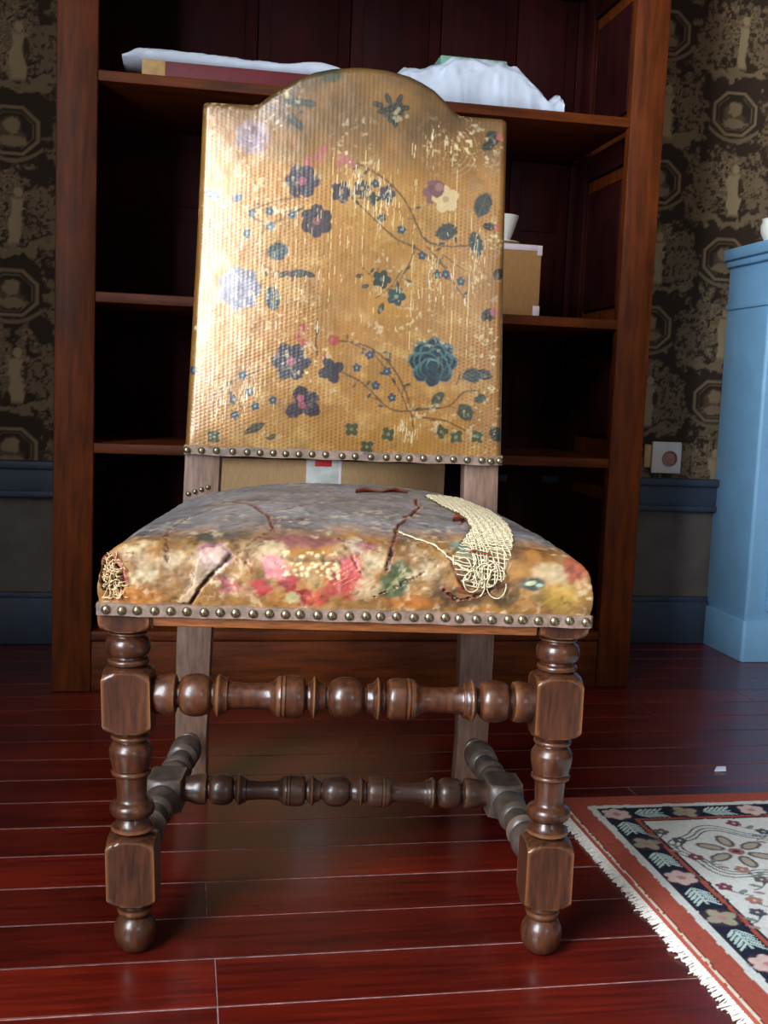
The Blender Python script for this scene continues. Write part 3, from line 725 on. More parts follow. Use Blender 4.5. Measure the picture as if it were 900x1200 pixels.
def chair_seat():
    ax = seat_axis(); A, B_ = np.meshgrid(ax, ax)
    P = seat_pt(A, B_)
    c = P[:, NS//2]; T1 = np.concatenate([[0], np.cumsum(np.linalg.norm(np.diff(c, axis=0), axis=1))])
    T = np.repeat(T1[:, None], NS, 1); X = P[..., 0]
    K = Paint(X, T, (150, 108, 58), 31, 1.0)
    n1 = fbm(X, T, 14, 4, 3); n2 = fbm(X, T, 50, 4, 9); n3 = fbm(X, T, 160, 3, 12)
    # gilding left on the front, worn grey hide on the top
    t_edge = .088+.035*(n1-.5)+.03*(n2-.5)
    w = np.clip((T-t_edge)/.045, 0, 1)
    grey = lin((146, 144, 148)); g2 = lin((112, 106, 106)); gr = g2+(grey-g2)*np.clip((n1-.3)*2.2, 0, 1)[..., None]
    gold = K.C*(.62+.75*n2)[..., None]
    g_or = lin((186, 118, 48)); gold = gold*(1-.45*np.clip((n1-.5)*5, 0, 1))[..., None]+g_or*(.45*np.clip((n1-.5)*5, 0, 1))[..., None]
    K.C = gold*(1-w[..., None])+gr*w[..., None]
    K.H += (n2-.5)*.0022+(n3-.5)*.0006
    rr = random.Random(5)
    # pale rubbed patches where foil has gone
    for q in range(60):
        x = rr.uniform(-.25, .25); t = rr.uniform(.03, .10); K.blob(x, t, rr.uniform(.006, .02), rr.uniform(.004, .010), rr.random()*3, rr.choice([(168, 142, 102), (132, 108, 80), (176, 154, 118), (108, 76, 46), (96, 70, 48)]), .5, .8, 1.6)
    for q in range(50):
        x = rr.uniform(-.22, .22); t = rr.uniform(.15, .48); K.blob(x, t, rr.uniform(.01, .05), rr.uniform(.006, .02), rr.uniform(-.4, .4), rr.choice([(140, 140, 144), (88, 82, 80), (112, 104, 98), (132, 126, 120)]), .45, .9, 1.4)
    # red flower in the middle with pink and ivory petals
    red, pink, iv = (172, 44, 46), (206, 126, 122), (220, 196, 150)
    for p, rx, ry, a, cc in (((-0.054,0.0859), .045, .012, 0, (140, 84, 84)), ((-0.0864,0.0675), .014, .018, .3, (198, 172, 132)), ((0.0042,0.0806), .010, .014, .4, (196, 176, 150)), ((-0.0064,0.0395), .017, .022, .4, red), ((-0.0013,0.0543), .012, .014, .4, (190, 84, 80)), ((-0.0962,0.0275), .013, .008, -.3, (176, 56, 56)),
            ((-0.0675,0.0345), .010, .011, .6, (150, 36, 42)), ((-0.0513,0.0184), .011, .009, .2, (138, 30, 36)), ((-0.0365,0.0163), .012, .007, .2, (190, 84, 62)), ((-0.0864,0.0525), .011, .014, .5, (196, 120, 128)), ((-0.0778,0.0456), .010, .010, .7, pink), ((-0.0183,0.0282), .014, .008, .2, (170, 70, 60)),
            ((-0.1112,0.0219), .009, .006, 0, (180, 130, 100)), ((-0.0635,0.017), .008, .006, 0, (188, 176, 124)), ((-0.1306,0.0268), .011, .007, .4, (176, 96, 90)), ((0.0169,0.0788), .012, .008, 0, (150, 90, 86)), ((-0.1378,0.0338), .006, .005, 0, (150, 70, 74))):
        K.blob(p[0], p[1], rx, ry, a, cc, .92, .5, 1.1)
    for q in range(16):                                   # ivory striations of the petals
        x, t = (-0.0119,0.049); x += rr.uniform(-.03, .03); t += rr.uniform(-.02, .02)
        K.stroke([(x, t), (x+.014, t+.008)], .0005, (214, 166, 140), .55)
    for q in range(70):
        x, t = (-0.0438,0.0525); x += rr.uniform(-.03, .032); t += rr.uniform(-.014, .016)
        K.blob(x, t, .0022, .0016, 0, (226, 204, 150), .8, .5, .5, h=.0006)
    K.stroke(smooth([(-0.0751,0.0618), (-0.0586,0.058), (-0.0372,0.0599), (-0.0138,0.058)]), .0024, (120, 92, 60), .8, h=-.001)
    # violet patch, leaves, small blue flower and dark stains
    K.blob(*(-0.1504,0.0599), .016, .018, .3, (190, 150, 160), .9, .5, 1.2); K.blob(*(-0.1554,0.0694), .008, .008, 0, (150, 84, 104), .9, .5, 1)
    K.blob(*(0.0473,0.0395), .015, .024, -.5, (70, 84, 48), .95, .3, .6); K.stroke([(0.0379,0.0261), (0.0589,0.0525)], .001, (150, 140, 80), .9)
    for k in range(4): K.stroke([(0.0473,0.0395), ((0.0473,0.0395)[0]+.012*math.cos(k), (0.0473,0.0395)[1]+.016*math.sin(k*1.7))], .0006, (150, 150, 90), .7)
    K.blob(*(0.1983,0.0395), .014, .007, 0, (52, 66, 66), .95, .35, .5); K.blob(*(0.196,0.0402), .006, .0025, .2, (190, 196, 150), .9, .4); K.blob(*(0.206,0.0381), .004, .002, 0, (150, 176, 150), .9, .4)
    for p, rx, ry in (((0.1027,0.024), .020, .010), ((0.1683,0.0219), .016, .010), ((0.1246,0.0177), .022, .006), ((0.2135,0.0254), .014, .008)): K.blob(p[0], p[1], rx, ry, .2, (66, 52, 30), .8, .9, 1.4)
    K.blob(*(-0.1591,0.0909), .013, .016, .4, (52, 62, 58), .85, .6, 1.2); K.blob(*(-0.1319,0.0925), .012, .010, .4, (72, 76, 76), .7, .7, 1.2); K.blob(*(-0.2284,0.1244), .012, .012, .4, (70, 72, 76), .6, .7, 1.2)
    for p in ((-0.2216,0.0388), (-0.2317,0.0713), (-0.1941,0.0562), (0.2129,0.0562), (0.227,0.049), (0.0816,0.0507), (0.0275,0.0618), (0.0171,0.0289)):
        K.blob(p[0], p[1], .014, .010, .3, (200, 180, 140), .6, .8, 1.5)
    K.blob(*(0.2472,0.0618), .013, .020, 0, (156, 74, 52), .9, .5, 1); K.blob(*(-0.2292,0.0128), .03, .012, 0, (190, 116, 40), .7, .9, 1.2)
    K.blob(*(0.2313,0.0261), .022, .014, 0, (190, 150, 66), .8, .8, 1.2); K.blob(*(0.064,0.0156), .03, .006, 0, (186, 110, 44), .7, .8, 1.2)
    # cracks: rust edges round a dark recessed line
    dk, rust = (38, 18, 14), (146, 76, 54)
    cr = [([(-0.1972,0.0507), (-0.2011,0.0751), (-0.2037,0.1101), (-0.1965,0.1588), (-0.1824,0.2021), (-0.1656,0.2282)], .0019, .7), ([(-0.1446,0.2802), (-0.1162,0.2236), (-0.1047,0.1805), (-0.0944,0.1573), (-0.0913,0.1323), (-0.088,0.1101)], .0026, 1), ([(-0.1047,0.1805), (-0.0814,0.1867), (-0.067,0.2051), (-0.0401,0.2419)], .0018, 1), ([(-0.0928,0.1479), (-0.0749,0.1433), (-0.0497,0.1511)], .0014, 1),
          ([(-0.088,0.1101), (-0.1048,0.0876), (-0.1139,0.0751)], .0012, .6), ([(0.0935,0.346), (0.0864,0.2588), (0.0902,0.245), (0.0752,0.1898), (0.063,0.1682)], .0036, 1), ([(0.0649,0.1588), (0.0527,0.1307), (0.0476,0.0973), (0.0423,0.0713), (0.0375,0.0507)], .0028, 1), ([(0.0565,0.1149), (0.0712,0.0941), (0.0841,0.0824)], .0013, .5),
          ([(0.1254,0.1759), (0.1391,0.1959), (0.1294,0.1573)], .0028, 1), ([(-0.014,0.0925), (-0.0031,0.0675), (0.0108,0.0456)], .0013, .6), ([(-0.1223,0.0543), (-0.1112,0.0525), (-0.1073,0.0456)], .0012, .7), ([(0.026,0.0205), (0.0624,0.0395), (0.0915,0.0562)], .0010, .5), ([(0.1006,0.031), (0.1195,0.0198), (0.1566,0.0331)], .0022, .8)]
    for pts, wd, al in cr:
        pts = smooth(pts, 4); K.stroke(pts, wd*1.5, rust, .6*al, .9, h=.0008, wig=.006); K.stroke(pts, wd*.62, dk, al, .8, h=-.0035, wig=.006)
    for q in range(90):                                   # fine craquelure
        x = rr.uniform(-.23, .23); t = rr.uniform(.05, .48); a = rr.uniform(-.7, .7); L = rr.uniform(.01, .05)
        pts = [(x, t)]
        for k in range(4): pts.append((pts[-1][0]+L*math.cos(a)/4, pts[-1][1]+L*math.sin(a)/4+rr.uniform(-.003, .003)))
        K.stroke(pts, .0006, rr.choice([(70, 52, 46), (150, 120, 104), (60, 44, 40)]), .6, 1, h=-.0006)
    # lifted sheet of leather left of centre: step along a diagonal torn edge
    lift = K.poly([(-0.1327,0.0618), (-0.1383,0.0543), (-0.1532,0.0388), (-0.1651,0.024), (-0.173,0.0085), (-0.1862,0.0085), (-0.1698,0.0289), (-0.1706,0.0439), (-0.1624,0.0675), (-0.1429,0.0732)])
    K.C[lift] = K.C[lift]*.45+lin((206, 176, 144))*.55; K.H[lift] += .0028
    K.stroke([(-0.1309,0.0618), (-0.1378,0.0525), (-0.1531,0.0374), (-0.1633,0.0226), (-0.1725,0.0071)], .0016, (60, 34, 24), 1, .6, h=-.003)
    # torn-open left corner
    hole = K.poly([(-0.2637,0.0562), (-0.2606,0.0618), (-0.2481,0.0456), (-0.2416,0.031), (-0.2433,0.0198), (-0.2565,0.0142), (-0.2664,0.0212), (-0.2678,0.0409)])
    K.C[hole] = lin((70, 44, 28)); K.H[hole] -= .010
    K.stroke([(-0.2637,0.0562), (-0.2581,0.0599), (-0.2463,0.0456), (-0.2408,0.0289)], .004, (150, 70, 48), .9, .8, h=.002)
    # torn-open patch on the right: canvas ground under the burlap
    patch = [(0.1095,0.398), (0.1699,0.473), (0.1992,0.3751), (0.1948,0.2251), (0.1861,0.126), (0.1768,0.077), (0.1638,0.0388), (0.1438,0.0331), (0.1224,0.0324), (0.1128,0.049), (0.1072,0.0656), (0.1186,0.0842), (0.1389,0.1401), (0.1391,0.1959), (0.1227,0.2802)]
    pin = K.poly(patch); K.C[pin] = lin((176, 150, 108)); K.H[pin] -= .0030
    lowp = K.poly([(0.1128,0.0675), (0.1693,0.0713), (0.1638,0.0388), (0.1438,0.0331), (0.1224,0.0324)]); K.C[lowp] = lin((120, 92, 66)); K.H[lowp] -= .002
    K.stroke([(0.1138,0.0317), (0.1376,0.0261), (0.1643,0.0367)], .0028, (84, 44, 26), .9, .8, h=.001); K.stroke([(0.1057,0.0694), (0.1146,0.049), (0.1204,0.0303)], .0030, (120, 52, 34), .8, 1)
    for p, rx, ry, a in (((0.1258,0.0859), .019, .012, -.2), ((0.135,0.077), .010, .012, .2)): K.blob(p[0], p[1], rx, ry, a, (126, 140, 124), .9, .5, 1)
    # grime and crazing over everything
    gm = np.clip(.50+.95*n2*.6+.95*n3*.4, .5, 1.15); K.C *= (.84*gm)[..., None]
    spk = np.clip((n3-.58)*8, 0, 1)*np.clip((fbm(X, T, 30, 3, 44)-.4)*4, 0, 1); K.C = K.C*(1-.5*spk[..., None])+lin((206, 186, 150))*.5*spk[..., None]
    spd = np.clip((.40-n3)*8, 0, 1)*np.clip((fbm(X, T, 34, 3, 48)-.4)*4, 0, 1); K.C = K.C*(1-.5*spd[..., None])+lin((62, 46, 34))*.5*spd[..., None]
    K.H += (n3-.5)*.0009
    # relief along normals
    dy = np.gradient(P, axis=0); dx = np.gradient(P, axis=1); nn = np.cross(dx, dy); nn /= np.linalg.norm(nn, axis=2)[..., None]+1e-12
    fade = np.clip((1-np.maximum(abs(A), abs(B_)))/.03, 0, 1); fade[0] = 0
    Pd = P+nn*(K.H*fade)[..., None]
    obj('cushion', np_mesh('cushion', Pd, grid_faces(NS, NS), True, K.C), M['leather_seat'], CH)
    box('seat_webbing', (-.232, .0, .3965), (.215, .41, .4015), M['strip'], CH, 0)
    # ---- burlap threads following the surface
    def at(x, t, lift_):
        """surface point for art coordinates (x, t)"""
        j = np.interp(t, T1, np.arange(NS)); j0 = int(min(j, NS-2)); f = j-j0
        row = P[j0]*(1-f)+P[j0+1]*f; nr = nn[j0]*(1-f)+nn[j0+1]*f; xs = row[:, 0]
        return np.array([np.interp(x, xs, row[:, k]+nr[:, k]*lift_) for k in range(3)])
    pp = np.array(patch)
    def inside(x, t):
        n = len(patch); ins = False
        for k in range(n):
            (a, b), (c_, d) = patch[k], patch[(k+1) % n]
            if (b > t) != (d > t) and x < (c_-a)*(t-b)/(d-b)+a: ins = not ins
        return ins
    x0, x1 = pp[:, 0].min(), pp[:, 0].max(); t0, t1 = pp[:, 1].min(), pp[:, 1].max()
    r = random.Random(2); paths = []
    def thread(fn, ss, keep=True):
        cur = []
        for s_ in ss:
            x, t = fn(s_)
            if inside(x, t) and (keep or t > .115): cur.append(at(x, t, .0022+.0007*math.sin(s_*1900)+r.uniform(-.0003, .0003)))
            else:
                if len(cur) > 2: paths.append(cur)
                cur = []
        if len(cur) > 2: paths.append(cur)
    x = x0-.05
    while x < x1+.05:
        j = [r.uniform(-.0012, .0012) for _ in range(14)]
        thread(lambda s_: (x+.16*(s_-t0)*-.30+.001*math.sin(s_*90+x*300)+np.interp(s_, np.linspace(t0, t1, 14), j), s_), np.arange(t0, t1, .0028), len(paths) % 2 == 0); x += r.uniform(.0026, .0037)
    t = t0-.02
    while t < t1+.04:
        j = [r.uniform(-.0012, .0012) for _ in range(14)]; tt = t
        thread(lambda s_: (s_, tt-.12*(s_-x0)+np.interp(s_, np.linspace(x0, x1, 14), j)), np.arange(x0, x1, .0024)); t += r.uniform(.0042, .0062) if t < .115 else r.uniform(.0028, .0040)
    # loops and stray cords in the open lower part
    lo = np.array((0.1392,0.049))
    for q in range(16):
        cx, cy = lo[0]+r.uniform(-.022, .02), lo[1]+r.uniform(-.014, .02); a0 = r.random()*6; rd = r.uniform(.006, .015)
        paths.append([at(cx+rd*math.cos(a0+s_)*.8, cy+rd*math.sin(a0+s_), .0045+.0015*math.sin(3*s_)) for s_ in np.linspace(0, r.uniform(2, 5), 18)])
    for off in (0, .0016):
        c_ = smooth([(0.0529,0.1101), (0.0712,0.0941), (0.0896,0.0824), (0.1037,0.0675), (0.1151,0.058), (0.1304,0.049)], 8)
        paths.append([at(a+off*math.sin(k*1.2), b+off*math.cos(k*1.2), .0022) for k, (a, b) in enumerate(c_)])
    stuff(tubes('burlap_patch', paths, [.0008, .00075, .00085], M['burlap'], CH, 4))
    # straw bursting from the left corner
    paths = []; c0 = np.array((-0.2563,0.0345))
    for q in range(110):
        cx, ct = c0[0]+r.gauss(0, .006), c0[1]+r.gauss(0, .012); a0 = r.uniform(0, 6.3); L = r.uniform(.010, .024); cv = r.uniform(-120, 120)
        pts = []
        for s_ in np.linspace(0, L, 9):
            a = a0+cv*s_; cx += L/9*math.cos(a)*.8; ct += L/9*math.sin(a)
            cx = max(cx, -.2685)
            pts.append(at(cx, min(max(ct, .012), .062), -.006+.012*math.sin(s_/L*PI)*r.uniform(.5, 1)))
        paths.append(pts)
    stuff(tubes('stuffing', paths, [.0006, .0005, .0007], M['straw'], CH, 4))
    # curled scraps of leather
    def scrap_flap(pts_t, wdt, up, lab, seedv):
        rr2 = random.Random(seedv); c_ = smooth(pts_t, 6); V = []; n = len(c_)
        for lay in (0, 1):
            for k, (a, b) in enumerate(c_):
                p = at(a, b, .001); wv = wdt*(.35+.65*math.sin(PI*(k+.6)/(n+.4)))*(.92+.16*rr2.random()) if lay == 0 else 0
                if lay == 0: ws = V_w = wv
                for m_ in range(4):
                    f = m_/3; w_ = W_[k] if lay else ws
                    V.append(p+np.array([0, -w_*f*.8, up*math.sin(f*2.2)*(.7+.3*math.sin(k*.45))+.0012*lay]))
                if lay == 0: W_.append(ws)
        V = np.array(V); g = grid_faces(n, 4); F = np.concatenate([g, g[:, ::-1]+n*4])
        o4 = n*4; e = []
        for k in range(n-1):
            for cidx in (0, 3): e.append([k*4+cidx, (k+1)*4+cidx, (k+1)*4+cidx+o4, k*4+cidx+o4])
        obj('leather_flap', np_mesh('leather_flap', V, np.concatenate([F, np.array(e)]), True), M['flap'], CH, lab)
    W_ = []; scrap_flap([(0.0124,0.3552), (0.0312,0.3735), (0.05,0.3827), (0.0669,0.3965), (0.0872,0.4041)], .010, .006, 'curled brown leather flap at the rear edge', 1)
    W_ = []; scrap_flap([(0.1202,0.1682), (0.1273,0.1728), (0.1359,0.1821)], .010, .008, 'small curled leather flap by the burlap', 2)
    W_ = []; scrap_flap([(0.1275,0.0713), (0.135,0.0751), (0.144,0.0732), (0.1526,0.0675)], .010, .003, 'reddish leather scrap on the burlap', 3)
    # sliver standing out of the left corner
    p = at((-0.2657,0.0424)[0], (-0.2657,0.0424)[1], .0); bm = bmesh.new()
    a = [bm.verts.new(Vector(p)+Vector(v)) for v in ((.004, 0, .004), (.004, 0, -.004), (-.008, -.002, -.0008), (-.016, -.003, .0016))]
    b = [bm.verts.new(v.co+Vector((0, .0016, .0))) for v in a]
    bm.faces.new(a); bm.faces.new(b[::-1])
    for k in range(4): bm.faces.new((a[k], a[(k+1) % 4], b[(k+1) % 4], b[k]))
    obj('leather_sliver', finish(bm, 'leather_sliver'), M['flap'], CH, 'rust brown sliver at the torn left corner')
    # leather strip and nails along the foot of the cushion
    def strip_pts(z, out, e0=-1, e1=1):
        return
    bm = bmesh.new(); w0 = .2650
    def strip(p0, p1, z0, z1, th):
        d = Vector((p1[0]-p0[0], p1[1]-p0[1], 0)); nrm = Vector((d.y, -d.x, 0)).normalized()*th; n = 24
        rows = []
        for k in range(n+1):
            c_ = Vector((p0[0], p0[1], 0))+d*(k/n); wv = .0006*math.sin(k*2.1)
            rows.append([bm.verts.new((*(c_+nrm*q).xy, z+wv)) for q, z in ((0, z0), (1, z0+.001), (1, z1-.001), (0, z1))])
        for a, b in zip(rows[:-1], rows[1:]):
            for k in range(4): bm.faces.new((a[k], a[(k+1) % 4], b[(k+1) % 4], b[k]))
        bm.faces.new(rows[0][::-1]); bm.faces.new(rows[-1])
    strip((-.2695, -.0305), (.2650, -.0305), .3895, .4045, .0035)
    strip((.2640, -.031), (.2405, .414), .3895, .4045, .0035); strip((-.2445, .414), (-.2685, -.031), .3895, .4045, .0035)
    obj('nail_strip', finish(bm, 'nail_strip', 40), M['strip'], CH)
chair_seat()

NAIL = None
def nail_mesh():
    prof = [(0, .0052, None), (.0008, .0053, None), (.0022, .0046, None), (.0035, .0031, None), (.0042, .0014, None), (.0043, .0001, None)]
    me = turned('nail', prof, 10); me.polygons.foreach_set('use_smooth', [True]*len(me.polygons)); me.materials.append(M['brass'])
    return me
def nails(parent, pts, nrm, sc=1.0):
    global NAIL
    if NAIL is None: NAIL = nail_mesh()
    q = Vector(nrm).to_track_quat('Z', 'Y').to_euler(); r = random.Random(len(pts))
    for p in pts:
        o = obj('nail', NAIL, None, parent); o.location = p; o.rotation_euler = (q[0]+r.uniform(-.12, .12), q[1]+r.uniform(-.12, .12), q[2]); o.scale = (sc, sc, sc)
def seat_nails():
    r = random.Random(6); n = 31
    nails(CH, [(-.2620+.5205*k/(n-1)+r.uniform(-.0012, .0012), -.0338, .3970+.0012*(k/(n-1))+r.uniform(-.0007, .0007)) for k in range(n)], (0, -1, 0))
    for s in (-1, 1):
        m = 22
        nails(CH, [(s*(.2695-.0236*k/(m-1))-.0022, -.015+.41*k/(m-1), .397) for k in range(m)], (s, .06, 0))
seat_nails()

def chair_back():
    zb = .5415
    top_x = np.array([-.2225, -.215, -.1500, -.1400, -.1207, -.1000, -.0845, -.0600, -.0354, .0, .0141, .045, .0769, .0970, .1152, .1348, .1450, .1545, .215, .2235])
    top_z = np.array([1.0475, 1.0493, 1.0490, 1.0515, 1.0672, 1.0815, 1.0911, 1.1010, 1.1070, 1.1112, 1.1114, 1.1095, 1.1029, 1.0945, 1.0844, 1.0672, 1.0565, 1.0505, 1.0493, 1.0475])
    nx, ny = 400, 500
    def hw(z): return np.interp(z, [.54, .83, 1.05, 1.12], [.2362, .2273, .2227, .2222])
    s = np.linspace(-1, 1, nx); v = np.linspace(0, 1, ny)
    Sg, Vg = np.meshgrid(s, v)
    zt = np.interp(Sg*.2227+.0015, top_x, top_z)
    # sample rows: lower rows span the width evenly; the upper ones follow the arch
    k = np.clip((Vg-.75)/.25, 0, 1); Z = zb+(1.05-zb)*Vg*(1-0)+(zt-1.05)*(k*k*(3-2*k))
    Xg = Sg*hw(Z)+.0015
    ex = (1-abs(Sg))*.225; ez0 = Z-zb; ez1 = zt-Z
    def rnd(d, R): q = np.clip(d/R, 0, 1); return R*(1-np.sqrt(np.clip(1-(1-q)**2, 0, 1)))
    bul = (1-abs(Sg)**2.6)*(1-abs(2*np.clip(Vg, 0, 1)-1)**4)*.015
    Y = .407+.04*Z-bul+rnd(ex, .010)+rnd(ez1, .012)+rnd(ez0, .004)
    K = Paint(Xg, Z, (164, 116, 48), 77, 1.0)
    n1 = fbm(Xg, Z, 9, 4, 3); n2 = fbm(Xg, Z, 40, 4, 9); n3 = fbm(Xg, Z, 170, 3, 12)
    mixc = lambda m, c: np.copyto(K.C, K.C*(1-np.clip(m, 0, 1)[..., None])+lin(c)*np.clip(m, 0, 1)[..., None])
    mixc((n1-.42)*2.6*.7, (152, 100, 38)); mixc((fbm(Xg, Z, 26, 4, 71)-.52)*4*.45, (122, 84, 36)); mixc((n2-.55)*3*.5, (214, 176, 100))
    # grime towards the arch and a darker tone along both side edges
    mixc(np.clip((Z-.955+.14*(n1-.5)+.06*(n2-.5))/.12, 0, 1)*.92, (62, 46, 26)); mixc(np.clip((n2-.50)*4, 0, 1)*np.clip((Z-.9)/.15, 0, 1)*.5, (66, 50, 32)); mixc(np.clip((n3*.6+n2*.4-.53)*6, 0, 1)*.35, (128, 88, 40)); mixc((abs(Xg-.0)-.195+.03*(n2-.5))/.03*.45, (122, 76, 28))
    # tooled ground: rows of small punched dots
    px, pz = .0064, .0054
    dots = np.clip(np.cos(2*PI*Xg/px)*.5+.5, 0, 1)*np.clip(np.cos(2*PI*(Z/pz+.5*np.floor(Xg/px+.5)))*.5+.5, 0, 1)
    wear = np.clip(.35+1.4*(fbm(Xg, Z, 16, 3, 55)-.3), .15, 1)
    mixc(dots**1.2*.75*wear, (112, 70, 26)); K.H -= dots*.00030*wear
    mixc(np.clip(np.cos(2*PI*Xg/px+PI)*.5+.5, 0, 1)**6*.10*wear, (226, 196, 128))
    K.H += (n2-.5)*.0010
    dk, teal, pur, vine = (34, 34, 30), (30, 52, 58), (52, 40, 46), (94, 64, 34)
    def F(p, r, n, c, cc=None, a=0): K.flower(p[0], p[1], r, n, c, cc, a)
    def leaf(p, rx, ry, a, c=(36, 48, 40)):
        K.blob(p[0], p[1], rx, ry, a, c, .95, .2, .4, 1.7); K.stroke([(p[0]-rx*.8*math.cos(a), p[1]-rx*.8*math.sin(a)), (p[0]+rx*.8*math.cos(a), p[1]+rx*.8*math.sin(a))], .0005, (96, 100, 70), .6)
    # stems first
    V_ = [([(-0.1484,0.8947), (-0.1253,0.9044), (-0.0971,0.9132), (-0.0762,0.9167)], 1), ([(-0.1519,0.8884), (-0.1269,0.8775), (-0.1024,0.8836), (-0.0708,0.9023)], 1), ([(-0.007,0.9251), (0.0136,0.9066), (0.0433,0.8811), (0.0678,0.8626), (0.092,0.8551)], 1.3), ([(0.0039,0.9697), (0.0216,0.9621), (0.0471,0.9475), (0.0678,0.929), (0.0836,0.9077), (0.0972,0.8813), (0.108,0.8645), (0.136,0.8573), (0.1713,0.8602)], 1.4),
          ([(0.092,0.8551), (0.1114,0.8424), (0.1424,0.8266)], 1.1), ([(0.0946,0.8515), (0.0843,0.8263), (0.0749,0.8085), (0.0705,0.7934)], 1), ([(0.0384,0.7771), (0.0579,0.7928), (0.0745,0.8184)], .8), ([(0.1109,0.8548), (0.1306,0.8359), (0.1508,0.8071), (0.1802,0.7711)], 1), ([(-0.1987,0.6204), (-0.1818,0.6372), (-0.1623,0.6492), (-0.1329,0.6628), (-0.1132,0.6711)], 1.1), ([(-0.0054,0.6669), (0.0176,0.6566), (0.0384,0.6399), (0.0594,0.6206), (0.0824,0.6139), (0.1204,0.6192), (0.1533,0.6243), (0.1741,0.6453), (0.1983,0.6488)], 1.3),
          ([(-0.012,0.7127), (0.0106,0.7112), (0.0335,0.7047), (0.0542,0.6906), (0.07,0.6737), (0.0835,0.6517), (0.0947,0.6245), (0.1011,0.592)], 1.5), ([(0.0056,0.711), (0.0415,0.6926), (0.0627,0.6659), (0.0815,0.6391), (0.0926,0.6143)], 1), ([(0.1005,0.6071), (0.126,0.6055), (0.1517,0.6015), (0.183,0.5875)], 1), ([(-0.0455,0.7386), (-0.0471,0.7112), (-0.0439,0.6914)], 1.4), ([(-0.1958,0.6031), (-0.1762,0.6113), (-0.1441,0.6201)], .8), ([(0.1634,0.6575), (0.169,0.6753)], 1), ([(-0.1376,0.8231), (-0.11,0.8097), (-0.0801,0.8062), (-0.0553,0.8074)], .9), ([(-0.1431,0.8425), (-0.1266,0.8677), (-0.1121,0.8782)], .7), ([(0.014,0.8254), (0.0271,0.8112), (0.0449,0.8046)], .8), ([(0.1366,0.8437), (0.1548,0.8321), (0.1691,0.8229)], .8), ([(-0.0884,1.0278), (-0.095,1.0395), (-0.1133,1.036)], .8)]
    for pts, w in V_: K.stroke(smooth(pts, 4), .0011*w, vine, .92, .8, wig=.002)
    rr = random.Random(9)
    for pts, w in V_:                                    # small side twigs with leaves
        for p in smooth(pts, 2)[1:-1]:
            if rr.random() < .6:
                a = rr.uniform(0, 6.3); L = rr.uniform(.006, .014); q = (p[0]+L*math.cos(a), p[1]+L*math.sin(a)); K.stroke([p, q], .0007, vine, .85)
                if rr.random() < .7: K.blob(q[0], q[1], .0042, .0022, a, rr.choice([(60, 66, 46), (44, 54, 50), (110, 76, 44)]), .9)
    # flowers, top to bottom
    F((-0.149,1.0002), .024, 7, (120, 96, 92), (92, 70, 74)); F((-0.149,1.0002), .014, 6, (96, 72, 80), (120, 100, 90), .4)
    for p, a in (((-0.0831,1.0522), .2), ((-0.0683,1.0518), -.1), ((-0.0954,1.0539), .4), ((-0.0909,1.0276), -1.2), ((-0.0821,1.0209), -.8)): leaf(p, .011, .006, a, (46, 48, 40))
    K.blob(*(-0.0389,1.0957), .017, .011, 0, (54, 58, 40), .9, .4, .8)
    for q in range(18):
        p = (0.0544,1.0503); a = rr.uniform(0, 6.3); d = rr.uniform(0, .024); leaf((p[0]+d*math.cos(a), p[1]+d*math.sin(a)*.8), .0085, .0045, a, rr.choice([(40, 42, 34), (58, 58, 44), (34, 36, 34)]))
    for q in range(8):
        p = (0.0658,1.0437); K.blob(p[0]+rr.uniform(-.01, .01), p[1]+rr.uniform(-.01, .01), .003, col=(150, 140, 110), alpha=.8)
    F((-0.0745,0.9399), .023, 6, pur, (134, 70, 82)); F((-0.0516,0.8837), .022, 6, (56, 44, 46), (120, 74, 66), .5); F((-0.017,0.9271), .015, 5, (50, 44, 46), (110, 90, 80))
    F((0.0126,0.9335), .012, 5, (58, 56, 56), (150, 130, 100)); F((0.049,0.928), .012, 5, (66, 60, 66), (150, 96, 96)); F((0.0294,0.9197), .009, 4, (52, 54, 48))
    for p in ((-0.0125,0.9761), (-0.0522,0.9764), (-0.0036,0.9693), (-0.021,0.9708), (-0.0463,0.9865), (-0.0655,0.9684)): K.blob(p[0], p[1], .008, .006, rr.random()*3, (152, 84, 78), .75, .5, .8)
    F((0.1203,0.9342), .017, 6, (112, 78, 72), (84, 54, 56)); F((0.1357,0.9251), .019, 5, (190, 164, 116), (164, 132, 92), .5); K.blob(*(0.1213,0.9391), .012, col=(104, 66, 66)); K.blob(*(0.125,0.9418), .006, col=(136, 100, 90))
    leaf((0.1915,0.9206), .019, .013, 1.2); leaf((0.1389,0.8784), .017, .012, .4, (40, 50, 48)); leaf((0.1839,0.8633), .019, .011, 1.9, (36, 50, 48)); leaf((-0.1059,0.8381), .016, .013, .5, (38, 56, 58)); leaf((-0.1113,0.7702), .018, .012, 1.7, (38, 56, 60)); leaf((-0.1673,0.912), .008, .006, .5, (70, 80, 90))
    for p in ((0.205,1.016), (0.1965,1.007), (0.2009,1.0219)): leaf(p, .010, .007, .5, dk)
    K.blob(*(0.2136,1.0202), .006, .005, 0, (160, 80, 66), .8); leaf((0.2017,0.8902), .009, .006, 0, dk); K.blob(*(0.2157,0.8884), .005, col=(160, 80, 70), alpha=.8); leaf((0.22,0.8215), .010, .008, 1, dk); leaf((0.2074,0.761), .013, .009, .6, dk); K.blob(*(0.2149,0.7651), .006, col=(150, 80, 76)); leaf((0.2267,0.5853), .010, .012, .6, (40, 48, 40))
    F((-0.1599,0.7828), .029, 7, (100, 94, 100), (84, 76, 82)); F((-0.1599,0.7828), .018, 6, (116, 110, 116), (98, 90, 96), .5); K.blob(*(-0.1688,0.7922), .010, .008, 0, (120, 112, 120), .8)
